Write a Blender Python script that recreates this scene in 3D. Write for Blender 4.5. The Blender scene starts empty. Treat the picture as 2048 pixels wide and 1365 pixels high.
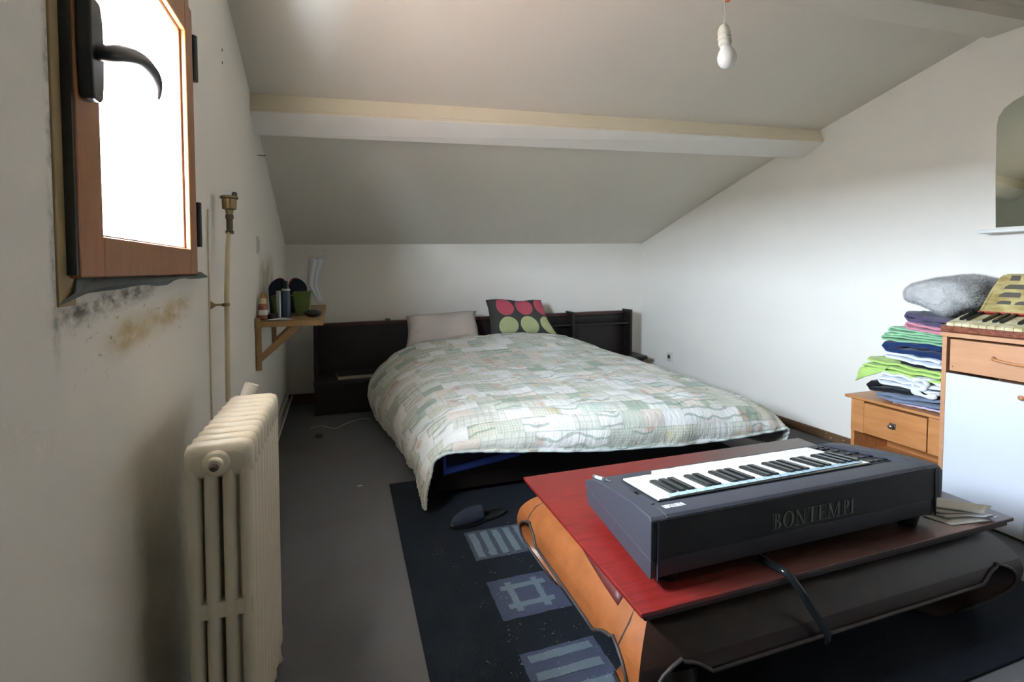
import bpy, bmesh, math, random
from mathutils import Vector, Matrix, noise
random.seed(7)
S = bpy.context.scene
COL = S.collection
PI = math.pi

# ------------------------------------------------------------ camera, sky, exposure
cd = bpy.data.cameras.new('camera'); cam = bpy.data.objects.new('camera', cd); COL.objects.link(cam)
cam.location = (0, 0, 1.35)
cam.rotation_euler = (math.radians(90 - 2.3), 0, math.radians(-18.7))
cd.sensor_width = 36; cd.lens = 985 / 2048 * 36; cd.shift_y = -102.5 / 2048
cd.clip_start = 0.02; cd.clip_end = 300
S.camera = cam
S.view_settings.view_transform = 'Standard'; S.view_settings.look = 'None'
S.view_settings.gamma = 1; S.view_settings.use_curve_mapping = False
S.view_settings.exposure = 1.33
SKY = 115.0
w = bpy.data.worlds.new('overcast_sky'); S.world = w; w.use_nodes = True
bg = w.node_tree.nodes['Background']
bg.inputs[0].default_value = (0.74, 0.85, 1.0, 1); bg.inputs[1].default_value = SKY
pl_ = bpy.data.lights.new('window_portal', 'AREA'); po = bpy.data.objects.new('window_portal', pl_); COL.objects.link(po)
pl_.shape = 'RECTANGLE'; pl_.size = 0.74; pl_.size_y = 0.66
try: pl_.cycles.is_portal = True
except Exception: pass
po.location = (-0.497, 1.53, 1.755); po.rotation_euler = (0, -PI / 2, 0.02)

# ------------------------------------------------------------ mesh helpers
class MB:
    def __init__(s): s.v = []; s.f = []; s.uv = {}
    def add(s, vs, fs):
        b = len(s.v); s.v += [tuple(p) for p in vs]; s.f += [tuple(b + i for i in f) for f in fs]; return b
    def hexa(s, p): s.add(p, [(0,1,2,3),(7,6,5,4),(0,4,5,1),(1,5,6,2),(2,6,7,3),(3,7,4,0)]); return s
    def box(s, x0, x1, y0, y1, z0, z1):
        return s.hexa([(x0,y0,z0),(x1,y0,z0),(x1,y1,z0),(x0,y1,z0),(x0,y0,z1),(x1,y0,z1),(x1,y1,z1),(x0,y1,z1)])
    def prism(s, poly, place, d0, d1):
        n = len(poly); vs = [place(a, b, d0) for a, b in poly] + [place(a, b, d1) for a, b in poly]
        s.add(vs, [tuple(range(n)), tuple(range(2*n-1, n-1, -1))] + [(i, (i+1) % n, n+(i+1) % n, n+i) for i in range(n)]); return s
    def lathe(s, prof, c, axis=(0,0,1), n=20):
        ax = Vector(axis).normalized(); u = ax.orthogonal().normalized(); v = ax.cross(u); c = Vector(c)
        vs = []; fs = []
        for r, h in prof:
            for k in range(n):
                a = 2*PI*k/n; vs.append(c + ax*h + (u*math.cos(a) + v*math.sin(a))*max(r, 1e-5))
        for j in range(len(prof)-1):
            for k in range(n): fs.append((j*n+k, j*n+(k+1) % n, (j+1)*n+(k+1) % n, (j+1)*n+k))
        fs.append(tuple(range(n))); fs.append(tuple((len(prof)-1)*n+k for k in range(n)))
        s.add(vs, fs); return s
    def tube(s, pts, r, n=8, flat=1.0):
        pts = [Vector(p) for p in pts]; m = len(pts); rs = r if isinstance(r, (list, tuple)) else [r]*m
        vs = []; fs = []; ref = None
        for i, p in enumerate(pts):
            t = (pts[min(i+1, m-1)] - pts[max(i-1, 0)]).normalized()
            if ref is None: ref = t.orthogonal().normalized()
            ref = (ref - t*ref.dot(t)).normalized(); b = t.cross(ref)
            for k in range(n):
                a = 2*PI*k/n; vs.append(p + (ref*math.cos(a) + b*math.sin(a)*flat)*rs[i])
        for i in range(m-1):
            for k in range(n): fs.append((i*n+k, i*n+(k+1) % n, (i+1)*n+(k+1) % n, (i+1)*n+k))
        fs.append(tuple(range(n))); fs.append(tuple((m-1)*n+k for k in range(n)))
        s.add(vs, fs); return s
    def grid(s, G, uv=None, wrap=False):
        J = len(G); I = len(G[0]); b = len(s.v)
        for row in G: s.v += [tuple(p) for p in row]
        for j in range(J-1):
            for i in range(I if wrap else I-1):
                i2 = (i+1) % I
                s.f.append((b+j*I+i, b+j*I+i2, b+(j+1)*I+i2, b+(j+1)*I+i))
        if uv:
            for j in range(J):
                for i in range(I): s.uv[b+j*I+i] = uv[j][i]
        return s

def wloc(o):
    p = Vector((0,0,0))
    while o is not None: p = p + o.location; o = o.parent
    return p
def obj(name, mb, m, parent=None, smooth=False, bevel=0, seg=2, sub=0, solid=0, origin=None, recalc=True):
    me = bpy.data.meshes.new(name)
    if parent is not None: org = wloc(parent)
    elif origin is not None: org = Vector(origin)
    else:
        xs = [p[0] for p in mb.v]; ys = [p[1] for p in mb.v]; zs = [p[2] for p in mb.v]
        org = Vector(((min(xs)+max(xs))/2, (min(ys)+max(ys))/2, min(zs)))
    me.from_pydata([(p[0]-org.x, p[1]-org.y, p[2]-org.z) for p in mb.v], [], mb.f)
    if recalc:
        bm = bmesh.new(); bm.from_mesh(me); bmesh.ops.recalc_face_normals(bm, faces=bm.faces); bm.to_mesh(me); bm.free()
    if mb.uv:
        ul = me.uv_layers.new(name='UVMap')
        for l in me.loops: ul.data[l.index].uv = mb.uv.get(l.vertex_index, (0, 0))
    if smooth or bevel:
        for p in me.polygons: p.use_smooth = True
    me.materials.append(m)
    o = bpy.data.objects.new(name, me); COL.objects.link(o)
    if parent is not None: o.parent = parent
    else: o.location = org
    if solid:
        d = o.modifiers.new('thickness', 'SOLIDIFY'); d.thickness = solid; d.offset = 0
    if bevel:
        d = o.modifiers.new('bevel', 'BEVEL'); d.width = bevel; d.segments = seg; d.limit_method = 'ANGLE'; d.angle_limit = math.radians(35)
        d.harden_normals = True
    if sub:
        d = o.modifiers.new('sub', 'SUBSURF'); d.levels = sub; d.render_levels = sub
    return o
def tag(o, label, cat=None, group=None):
    o['label'] = label
    if cat: o['category'] = cat
    if group: o['group'] = group
    return o
def thing(name, label, cat, loc, group=None):
    o = bpy.data.objects.new(name, None); COL.objects.link(o); o.location = loc; o.empty_display_size = .05
    return tag(o, label, cat, group)
def struct(o): o['kind'] = 'structure'; return o
def catmull(P, n):
    out = []; m = len(P)
    for i in range(m-1):
        p0 = P[max(i-1,0)]; p1 = P[i]; p2 = P[i+1]; p3 = P[min(i+2,m-1)]
        for k in range(n):
            t = k/n; t2 = t*t; t3 = t2*t
            out.append(tuple(.5*((2*b)+(-a+c)*t+(2*a-5*b+4*c-d)*t2+(-a+3*b-3*c+d)*t3) for a,b,c,d in zip(p0,p1,p2,p3)))
    out.append(tuple(P[-1])); return out

# ------------------------------------------------------------ materials
class N:
    def __init__(s, name):
        s.m = bpy.data.materials.new(name); s.m.use_nodes = True; s.t = s.m.node_tree; s.p = s.t.nodes['Principled BSDF']
        s.c = s.t.nodes.new('ShaderNodeTexCoord')
    def n(s, ty, **k):
        x = s.t.nodes.new('ShaderNode'+ty)
        for a, v in k.items(): setattr(x, a, v)
        return x
    def l(s, a, b): s.t.links.new(a, b)
    def put(s, sock, v):
        if isinstance(v, (int, float)): sock.default_value = v
        elif isinstance(v, tuple): sock.default_value = v if len(v) != 3 or sock.type == 'VECTOR' else (*v, 1)
        else: s.l(v, sock)
    def math(s, op, a, b=0., c=None):
        x = s.n('Math', operation=op); s.put(x.inputs[0], a); s.put(x.inputs[1], b)
        if c is not None: s.put(x.inputs[2], c)
        return x.outputs[0]
    def mapping(s, scale=(1,1,1), src='Object', loc=(0,0,0), rot=(0,0,0)):
        x = s.n('Mapping'); x.inputs['Scale'].default_value = scale; x.inputs['Location'].default_value = loc; x.inputs['Rotation'].default_value = rot
        s.l(s.c.outputs[src], x.inputs[0]); return x.outputs[0]
    def noise(s, scale, detail=3, vec=None, rough=.5):
        x = s.n('TexNoise'); x.inputs['Scale'].default_value = scale; x.inputs['Detail'].default_value = detail; x.inputs['Roughness'].default_value = rough
        s.l(vec or s.c.outputs['Object'], x.inputs['Vector']); return x.outputs['Fac']
    def ramp(s, f, stops):
        x = s.n('ValToRGB'); e = x.color_ramp.elements
        while len(e) < len(stops): e.new(.5)
        for q, (p, c) in zip(e, stops): q.position = p; q.color = (*c, 1) if len(c) == 3 else c
        s.l(f, x.inputs[0]); return x.outputs[0]
    def mix(s, f, a, b, mode='MIX'):
        x = s.n('Mix', data_type='RGBA', blend_type=mode)
        s.put(x.inputs[0], f); s.put(x.inputs[6], a); s.put(x.inputs[7], b); return x.outputs[2]
    def bump(s, h, strength=.2, dist=.002):
        x = s.n('Bump'); x.inputs['Strength'].default_value = strength; x.inputs['Distance'].default_value = dist
        s.l(h, x.inputs['Height']); s.l(x.outputs[0], s.p.inputs['Normal'])
    def base(s, c): s.put(s.p.inputs['Base Color'], c)
    def set(s, **k):
        for a, v in k.items(): s.p.inputs[a.replace('_', ' ')].default_value = v
def mat(name, col, rough=.6, var=.12, vs=8, bump=0, bs=200, bd=.001, metal=0, spec=.5, sheen=0):
    a = N(name); c2 = tuple(max(0, x*(1-var)) for x in col); c1 = tuple(min(1, x*(1+var*.5)) for x in col)
    a.base(a.mix(a.noise(vs), c2, c1)); a.set(Roughness=rough, Metallic=metal); a.p.inputs['Specular IOR Level'].default_value = spec
    if sheen: a.p.inputs['Sheen Weight'].default_value = sheen
    if bump: a.bump(a.noise(bs, 4), bump, bd)
    return a.m
def wood(name, c1, c2, rough=.4, scale=(3, 40, 40), var=6, coat=0, spec=.5):
    a = N(name); v = a.mapping(scale)
    f = a.noise(1.6, 6, v, .6); g = a.noise(var, 2)
    f2 = a.math('ADD', a.math('MULTIPLY', f, .8), a.math('MULTIPLY', g, .25))
    a.base(a.ramp(f2, [(.32, c1), (.68, c2)])); a.set(Roughness=rough); a.p.inputs['Specular IOR Level'].default_value = spec
    if coat: a.p.inputs['Coat Weight'].default_value = coat; a.p.inputs['Coat Roughness'].default_value = .15
    a.bump(f, .08, .001); return a.m
def plaster(name, col, stains=False):
    a = N(name); f = a.noise(2.2, 4); c = a.mix(f, tuple(x*.93 for x in col), col)
    if stains:
        x = a.n('SeparateXYZ'); a.l(a.c.outputs['Object'], x.inputs[0]); Y, Z = x.outputs[1], x.outputs[2]
        def band(v, lo, hi, soft):
            m1 = a.n('MapRange', interpolation_type='SMOOTHSTEP'); a.l(v, m1.inputs[0]); m1.inputs[1].default_value = lo-soft; m1.inputs[2].default_value = lo+soft
            m2 = a.n('MapRange', interpolation_type='SMOOTHSTEP'); a.l(v, m2.inputs[0]); m2.inputs[1].default_value = hi+soft; m2.inputs[2].default_value = hi-soft
            return a.math('MULTIPLY', m1.outputs[0], m2.outputs[0])
        def blot(msk, scale, lo, hi, colr, c, vec=None):
            r = a.n('MapRange'); a.l(a.noise(scale, 6, vec, .65), r.inputs[0]); r.inputs[1].default_value = lo; r.inputs[2].default_value = hi
            return a.mix(a.math('MULTIPLY', msk, r.outputs[0]), c, colr)
        # ochre damp patch under the window, black mould specks, mould along the frame, grime over the radiator
        zz = a.math('SUBTRACT', Z, a.math('MULTIPLY', a.math('SUBTRACT', Y, 1.5), .09))
        st = a.mapping((1, 1, 2.2))
        c = blot(a.math('MULTIPLY', band(Y, 1.28, 1.88, .09), band(zz, 1.175, 1.245, .025)), 7, .30, .62, (.50, .38, .18), c, st)
        c = blot(a.math('MULTIPLY', band(Y, 1.10, 1.9, .08), band(zz, 1.16, 1.28, .035)), 30, .60, .72, (.19, .14, .09), c, st)
        c = blot(a.math('MULTIPLY', band(Y, 1.06, 1.55, .05), band(zz, 1.285, 1.325, .02)), 20, .36, .62, (.16, .145, .13), c, st)
        c = blot(a.math('MULTIPLY', band(Y, 1.045, 1.065, .008), band(Z, 1.2, 2.4, .05)), 20, .42, .75, (.16, .165, .15), c)
        c = blot(a.math('MULTIPLY', band(Y, 1.28, 1.72, .18), band(Z, .2, .92, .06)), 5, .25, .8, (.64, .58, .44), c)
        c = blot(a.math('MULTIPLY', band(Y, 3.55, 4.3, .12), band(Z, 1.1, 1.42, .1)), 6, .3, .6, (.42, .37, .25), c)
    a.base(c); a.set(Roughness=.85); a.p.inputs['Specular IOR Level'].default_value = .25
    h = a.math('ADD', a.noise(38, 5), a.math('MULTIPLY', a.noise(180, 3), .5)); a.bump(h, .22, .003); return a.m
M = {}
M['wall'] = plaster('cream_wall_paint', (.85, .805, .72))
M['wall_left'] = plaster('stained_cream_wall_paint', (.81, .77, .685), True)
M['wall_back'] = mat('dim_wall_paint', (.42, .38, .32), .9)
M['ceiling'] = plaster('beige_ceiling_paint', (.74, .69, .60))
M['soffit'] = plaster('white_soffit_paint', (.86, .83, .77))
M['beam'] = plaster('yellowed_beam_paint', (.78, .70, .53))
def carpet():
    a = N('grey_carpet'); f = a.noise(420, 2); g = a.noise(1.7, 3)
    c = a.mix(f, (.09, .089, .088), (.19, .189, .19)); r = a.n('MapRange'); a.l(g, r.inputs[0]); r.inputs[1].default_value = .52; r.inputs[2].default_value = .72; r.inputs[4].default_value = .45
    c = a.mix(r.outputs[0], c, (.13, .10, .085)); a.base(c); a.set(Roughness=.95); a.p.inputs['Specular IOR Level'].default_value = .1; a.bump(f, .6, .003); return a.m
M['carpet'] = carpet()
M['rug'] = mat('dark_rug_pile', (.017, .020, .026), .95, .5, 260, .8, 300, .004, spec=.1)
M['rug_patch_grey'] = mat('slate_rug_pile', (.072, .084, .105), .95, .35, 260, .8, 300, .004, spec=.1)
M['rug_patch_blue'] = mat('blue_grey_rug_pile', (.072, .082, .125), .95, .35, 260, .8, 300, .004, spec=.1)
M['rug_stripe'] = mat('pale_rug_pile', (.15, .19, .22), .95, .3, 260, .8, 300, .004, spec=.1)
M['lint'] = mat('white_lint', (.6, .6, .58), .9)
M['skirt'] = wood('brown_skirting', (.07, .035, .015), (.16, .085, .035), .5, (30, 3, 30))
M['sash'] = wood('varnished_sash', (.24, .090, .028), (.33, .135, .045), .35, (20, 20, 4))
M['bead'] = wood('red_brown_bead', (.10, .030, .012), (.17, .055, .02), .25, (20, 20, 4), coat=.5)
M['ochre'] = wood('ochre_frame', (.27, .19, .08), (.36, .26, .12), .6, (20, 20, 4))
M['black_metal'] = mat('black_metal', (.008, .008, .009), .45)
M['black_plastic'] = mat('black_plastic', (.012, .012, .013), .35)
M['zinc'] = mat('dark_zinc', (.075, .095, .095), .45, .3, 20, .2, 40)
M['rad'] = mat('cream_radiator_enamel', (.70, .64, .49), .38, .10, 14, .25, 45, .002)
M['pipe'] = mat('yellowed_pipe_paint', (.62, .52, .33), .45, .2, 12)
M['brass'] = mat('dull_brass', (.24, .19, .09), .4, .2, 30, metal=.8)
M['rust'] = mat('dark_fitting', (.07, .05, .035), .6)
M['white_paint'] = mat('white_paint', (.78, .78, .74), .45)
M['plug_white'] = mat('aged_white_plastic', (.66, .64, .55), .4)
M['bulb'] = mat('frosted_bulb_glass', (.85, .84, .83), .12, .02)
M['flex'] = mat('grey_flex', (.5, .48, .42), .6)
M['orange'] = mat('orange_terminal', (.55, .16, .04), .5)
M['red_stain'] = wood('red_stain', (.07, .012, .009), (.12, .020, .015), .5, (5, 60, 60))
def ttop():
    a = N('shaded_red_mahogany'); f = a.noise(1.6, 6, a.mapping((5, 60, 60)), .6)  # shade and reflection painted in: red far left grades to brown near right
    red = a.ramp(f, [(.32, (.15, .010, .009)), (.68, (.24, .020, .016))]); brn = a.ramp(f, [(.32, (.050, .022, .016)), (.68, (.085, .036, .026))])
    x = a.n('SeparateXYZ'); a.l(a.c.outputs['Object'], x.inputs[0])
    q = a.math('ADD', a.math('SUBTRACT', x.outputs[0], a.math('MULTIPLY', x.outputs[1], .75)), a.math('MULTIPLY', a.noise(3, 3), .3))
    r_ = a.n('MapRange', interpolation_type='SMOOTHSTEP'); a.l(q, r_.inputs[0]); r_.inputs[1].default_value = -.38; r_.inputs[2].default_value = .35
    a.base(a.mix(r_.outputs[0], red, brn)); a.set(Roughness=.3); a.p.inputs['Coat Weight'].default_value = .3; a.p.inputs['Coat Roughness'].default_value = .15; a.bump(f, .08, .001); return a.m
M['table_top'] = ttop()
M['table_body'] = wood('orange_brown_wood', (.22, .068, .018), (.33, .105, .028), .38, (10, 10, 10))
M['table_shaded'] = wood('shaded_table_wood', (.018, .008, .005), (.032, .014, .009), .38, (10, 10, 10))  # same wood darkened: shade painted into the sides turned from the window
M['moulding'] = wood('dark_moulding', (.034, .025, .021), (.062, .048, .042), .55, (30, 30, 30))
M['dark_wood'] = wood('dark_wenge', (.006, .0035, .003), (.013, .007, .0055), .42, (3, 30, 30))
M['red_dark_wood'] = wood('dark_red_rail', (.035, .012, .010), (.06, .02, .016), .35, (3, 30, 30))
M['pine'] = wood('orange_pine', (.40, .15, .045), (.58, .26, .09), .4, (20, 2.2, 14))
M['shelf_wood'] = wood('pale_pine', (.25, .145, .052), (.35, .21, .08), .5, (12, 3, 12))
M['beech'] = wood('pink_beech_laminate', (.48, .23, .11), (.57, .29, .145), .5, (40, 2, 20))
M['white_door'] = mat('white_laminate', (.68, .71, .76), .45, .03)
M['handle'] = mat('terracotta_handle', (.50, .21, .085), .35)
M['pewter'] = mat('pewter', (.35, .34, .30), .3, .3, 60, metal=.9)
M['kb'] = mat('charcoal_plastic', (.042, .042, .052), .5, .12, 60, .35, 900, .0006)
M['kb_dark'] = mat('dark_grey_plastic', (.014, .014, .016), .5)
M['kb_btn'] = mat('button_plastic', (.022, .022, .026), .4)
M['ivory'] = mat('ivory_key', (.86, .84, .72), .3, .03)
M['ebony'] = mat('black_key', (.010, .011, .011), .25)
M['strip'] = mat('pale_blue_strip', (.42, .56, .62), .5, .1, 40)
M['letter'] = mat('grey_lettering', (.17, .17, .145), .5)
M['letter_w'] = mat('white_lettering', (.75, .77, .8), .5)
M['paper'] = mat('cream_paper', (.70, .68, .60), .8, .1, 12)
M['paper_w'] = mat('white_paper', (.72, .72, .74), .8, .05)
M['navy'] = mat('navy_felt', (.014, .018, .034), .9, .3, 40, .3, 300)
M['blue'] = mat('royal_blue_cover', (.10, .20, .95), .5, .2, 20, .3, 150, .002)
M['sheet'] = mat('dark_blue_ticking', (.03, .035, .09), .7)
M['tube_white'] = mat('off_white_plastic', (.78, .76, .68), .5)
M['green'] = mat('olive_green_plastic', (.075, .12, .02), .35)
M['amber'] = mat('amber_bottle', (.30, .11, .05), .25)
M['amber_cap'] = mat('cream_cap', (.75, .58, .30), .4)
M['orange_tip'] = mat('orange_nozzle', (.75, .28, .06), .4)
M['can'] = mat('dark_blue_can', (.02, .045, .085), .25)
M['steel'] = mat('brushed_steel', (.45, .45, .45), .3, metal=.9)
M['red_trim'] = mat('red_piping', (.40, .05, .03), .6)
M['teal'] = mat('teal_card', (.03, .30, .38), .6)
M['cloth_white'] = mat('thin_white_cloth', (.93, .93, .95), .9, .05)
M['pillow'] = mat('pinkish_beige_pillowcase', (.52, .44, .38), .9, .12, 5, .8, 9, .03)
M['book'] = mat('dark_book_cover', (.03, .018, .018), .3)
M['pages'] = mat('book_pages', (.50, .45, .34), .8, .2, 200)
M['cable'] = mat('glossy_black_cable', (.012, .014, .015), .18)

def fabric(name, col, var=.12):
    a = N(name); f = a.noise(9, 4); a.base(a.mix(f, tuple(x*(1-var) for x in col), tuple(min(1, x*(1+var)) for x in col)))
    a.set(Roughness=.9); a.p.inputs['Specular IOR Level'].default_value = .15; a.p.inputs['Sheen Weight'].default_value = .15
    a.bump(a.math('ADD', a.noise(60, 4), a.math('MULTIPLY', a.noise(500, 1), .4)), .45, .004); return a.m

def quilt_mat():
    a = N('patchwork_quilt'); uv = a.c.outputs['UV']; sp = a.n('SeparateXYZ'); a.l(uv, sp.inputs[0]); U, V = sp.outputs[0], sp.outputs[1]
    PW, PH = .145, .10
    row = a.math('FLOOR', a.math('DIVIDE', V, PH))
    jog = a.math('FRACT', a.math('MULTIPLY', a.math('SINE', a.math('MULTIPLY', row, 12.9898)), 43.7))
    uu = a.math('ADD', a.math('DIVIDE', U, PW), jog); colm = a.math('FLOOR', uu)
    fu = a.math('FRACT', uu); fv = a.math('FRACT', a.math('DIVIDE', V, PH))
    cell = a.n('CombineXYZ'); a.l(colm, cell.inputs[0]); a.l(row, cell.inputs[1])
    wn = a.n('TexWhiteNoise', noise_dimensions='2D'); a.l(cell.outputs[0], wn.inputs['Vector'])
    r1 = wn.outputs['Value']; rc = a.n('SeparateColor'); a.l(wn.outputs['Color'], rc.inputs[0]); r2, r3 = rc.outputs[0], rc.outputs[1]
    ramp = a.n('ValToRGB'); ramp.color_ramp.interpolation = 'CONSTANT'; e = ramp.color_ramp.elements
    st = [(0, (.68,.66,.57)), (.20, (.76,.74,.68)), (.36, (.58,.60,.50)), (.42, (.72,.65,.56)), (.52, (.78,.77,.72)), (.74, (.40,.46,.36)), (.785, (.66,.64,.53)), (.87, (.64,.67,.58)), (.94, (.73,.67,.54))]
    while len(e) < len(st): e.new(.5)
    for q, (p, c) in zip(e, st): q.position = p; q.color = (*c, 1)
    a.l(r1, ramp.inputs[0]); c = ramp.outputs[0]
    def chk(sc):
        su = a.math('GREATER_THAN', a.math('FRACT', a.math('MULTIPLY', U, sc)), .5); sv = a.math('GREATER_THAN', a.math('FRACT', a.math('MULTIPLY', V, sc)), .5)
        return a.math('MULTIPLY', a.math('ADD', su, sv), .5)
    g1 = a.math('MULTIPLY', chk(62), a.math('MULTIPLY', a.math('GREATER_THAN', r2, .76), .5))
    c = a.mix(g1, c, (.30, .40, .33))
    # wide plaid
    lu = a.math('LESS_THAN', a.math('FRACT', a.math('MULTIPLY', U, 26)), .14); lv = a.math('LESS_THAN', a.math('FRACT', a.math('MULTIPLY', V, 26)), .14)
    g2 = a.math('MULTIPLY', a.math('MAXIMUM', lu, lv), a.math('MULTIPLY', a.math('LESS_THAN', r2, .26), .38))
    c = a.mix(g2, c, (.24, .36, .30))
    # flowers
    vo = a.n('TexVoronoi'); vo.inputs['Scale'].default_value = 10; a.l(uv, vo.inputs['Vector'])
    nz = a.math('MULTIPLY', a.noise(70, 3, uv), .35)
    mr = a.n('MapRange', interpolation_type='SMOOTHSTEP'); a.l(a.math('ADD', vo.outputs['Distance'], nz), mr.inputs[0]); mr.inputs[1].default_value = .62; mr.inputs[2].default_value = .40; fl = mr.outputs[0]
    vc = a.n('SeparateColor'); a.l(vo.outputs['Color'], vc.inputs[0])
    fc = a.ramp(vc.outputs[0], [(.0, (.62, .33, .27)), (.3, (.66, .47, .38)), (.5, (.66, .55, .30)), (.75, (.30, .38, .25)), (1, (.62, .50, .38))])
    fm = a.math('MULTIPLY', fl, a.math('MULTIPLY', a.math('GREATER_THAN', vc.outputs[1], .45), a.math('MULTIPLY', a.math('GREATER_THAN', r3, .28), .72)))
    c = a.mix(fm, c, fc)
    # leaf scrolls, thin
    wv = a.n('TexWave', wave_type='RINGS'); wv.inputs['Scale'].default_value = 5; wv.inputs['Distortion'].default_value = 9; wv.inputs['Detail'].default_value = 2; a.l(uv, wv.inputs['Vector'])
    sc_ = a.math('MULTIPLY', a.math('GREATER_THAN', wv.outputs['Fac'], .86), a.math('MULTIPLY', a.math('GREATER_THAN', r3, .55), .5))
    c = a.mix(sc_, c, (.17, .26, .18))
    # patch edges
    ed = a.math('MAXIMUM', a.math('LESS_THAN', fu, .03), a.math('LESS_THAN', fv, .045))
    c = a.mix(a.math('MULTIPLY', ed, a.math('MULTIPLY', a.math('GREATER_THAN', r3, .5), .6)), c, (.30, .36, .28))
    a.base(c); a.set(Roughness=.92); a.p.inputs['Specular IOR Level'].default_value = .15; a.p.inputs['Sheen Weight'].default_value = .1
    # stitched channels and puckers
    q = a.math('ABSOLUTE', a.math('SINE', a.math('MULTIPLY', V, PI/.10))); q2 = a.math('ABSOLUTE', a.math('SINE', a.math('MULTIPLY', U, PI/.145)))
    h = a.math('ADD', a.math('MULTIPLY', a.math('POWER', a.math('MULTIPLY', q, q2), .3), .45), a.math('MULTIPLY', a.noise(30, 5, a.mapping((1, .45, 1), 'UV'), .62), 1.5))
    a.bump(h, .6, .010); return a.m
M['quilt'] = quilt_mat()
M['quilt_binding'] = fabric('mint_white_binding', (.66, .72, .66))

def dots_mat():
    a = N('dotted_pillowcase'); sp = a.n('SeparateXYZ'); a.l(a.c.outputs['UV'], sp.inputs[0]); U, V = sp.outputs[0], sp.outputs[1]
    cu = a.math('SUBTRACT', a.math('FRACT', a.math('DIVIDE', a.math('ADD', U, -.085), .335)), .5)
    cv = a.math('SUBTRACT', a.math('FRACT', a.math('MULTIPLY', V, 2)), .5)
    d = a.math('SQRT', a.math('ADD', a.math('POWER', a.math('MULTIPLY', cu, 1.0), 2), a.math('POWER', a.math('MULTIPLY', cv, .95), 2)))
    inside = a.math('MULTIPLY', a.math('LESS_THAN', d, .44), a.math('GREATER_THAN', U, .085))
    top = a.math('GREATER_THAN', V, .5)
    dc = a.mix(top, (.44, .46, .22), (.50, .07, .11)); nz = a.noise(12, 3)
    c = a.mix(inside, (.040, .040, .034), dc); a.base(a.mix(a.math('MULTIPLY', nz, .25), c, (.10, .09, .07)))
    a.set(Roughness=.9); a.bump(a.noise(25, 3), .3, .004); return a.m
M['dots'] = dots_mat()
def fur():
    a = N('grey_fleece'); f = a.noise(95, 5, None, .7); a.base(a.mix(a.noise(14, 4), (.40, .37, .34), (.74, .71, .67))); a.set(Roughness=1)
    a.p.inputs['Sheen Weight'].default_value = .4; a.bump(f, .9, .012); return a.m
M['fleece'] = fur()
def pearl(name, c1, c2, sc=22):
    a = N(name); a.base(a.ramp(a.noise(sc, 4, a.mapping((1.5, 1, 3)), .6), [(.35, c1), (.6, c2)])); a.set(Roughness=.22); a.p.inputs['Coat Weight'].default_value = .4; return a.m
M['pearl'] = pearl('gold_pearloid', (.27, .20, .065), (.46, .37, .16), 9)
M['pearl_key'] = pearl('cream_pearloid', (.42, .34, .16), (.66, .58, .37), 12)
M['pearl_red'] = pearl('brown_red_pearloid', (.11, .03, .02), (.26, .09, .05), 30)
M['mesh_grille'] = mat('grey_grille_cloth', (.085, .07, .05), .6, .3, 300)
def mirror_m():
    a = N('mirror_glass'); a.base((.60, .66, .58)); a.set(Roughness=.03, Metallic=1.0); return a.m
M['mirror'] = mirror_m()
def frosted():
    a = N('frosted_glass'); t = a.t; out = t.nodes['Material Output']
    tr = a.n('BsdfTransparent'); tr.inputs[0].default_value = (.93, .95, .96, 1)
    tl = a.n('BsdfTranslucent'); tl.inputs[0].default_value = (.93, .93, .92, 1)
    mx = a.n('MixShader'); mx.inputs[0].default_value = .15; a.l(tr.outputs[0], mx.inputs[1]); a.l(tl.outputs[0], mx.inputs[2]); a.l(mx.outputs[0], out.inputs[0]); return a.m
M['frosted'] = frosted()
M['house'] = mat('added_house_render', (.42, .36, .29), .9, .2, .3)
M['roof'] = mat('terracotta_bounce', (.17, .09, .06), .9, .2, .5)

# ------------------------------------------------------------ room
def WL(y, z, off=0.): return (-.56 + .02*(5.35-y) + off, y, z)
def WR(y, z, off=0.): return (3.53 + .04135*(5.35-y) - off, y, z)
YB = -3.0
m = MB()
HY0, HY1, HZ0a, HZ0b, HZ1 = 1.067, 1.952, 1.302, 1.333, 2.26
for (ya, yb, za, zb, zc, zd) in [(YB, HY0, 0, 0, 3.3, 3.3), (HY1, 5.36, 0, 0, 3.3, 3.3), (HY0, HY1, 0, 0, HZ0a, HZ0b), (HY0, HY1, HZ1, HZ1, 3.3, 3.3)]:
    m.hexa([WL(ya,za,-.19), WL(ya,za), WL(yb,zb), WL(yb,zb,-.19), WL(ya,zc,-.19), WL(ya,zc), WL(yb,zd), WL(yb,zd,-.19)])
wl = struct(obj('wall_left', m, M['wall_left'], origin=(0,0,0)))
m = MB(); m.hexa([WR(YB,0), WR(YB,0,-.2), WR(5.5,0,-.2), WR(5.5,0), WR(YB,3.3), WR(YB,3.3,-.2), WR(5.5,3.3,-.2), WR(5.5,3.3)])
struct(obj('wall_right', m, M['wall'], origin=(0,0,0)))
m = MB(); m.box(-.9, 3.8, 5.35, 5.5, 0, 2.2); struct(obj('wall_far', m, M['wall'], origin=(0,0,0)))
m = MB(); m.box(-.9, 4.2, YB-.2, YB, 0, 3.3); struct(obj('wall_back', m, M['wall_back'], origin=(0,0,0)))
m = MB(); m.box(-.9, 4.2, YB-.1, 5.5, -.1, 0); struct(obj('floor', m, M['carpet'], origin=(0,0,0)))
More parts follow.
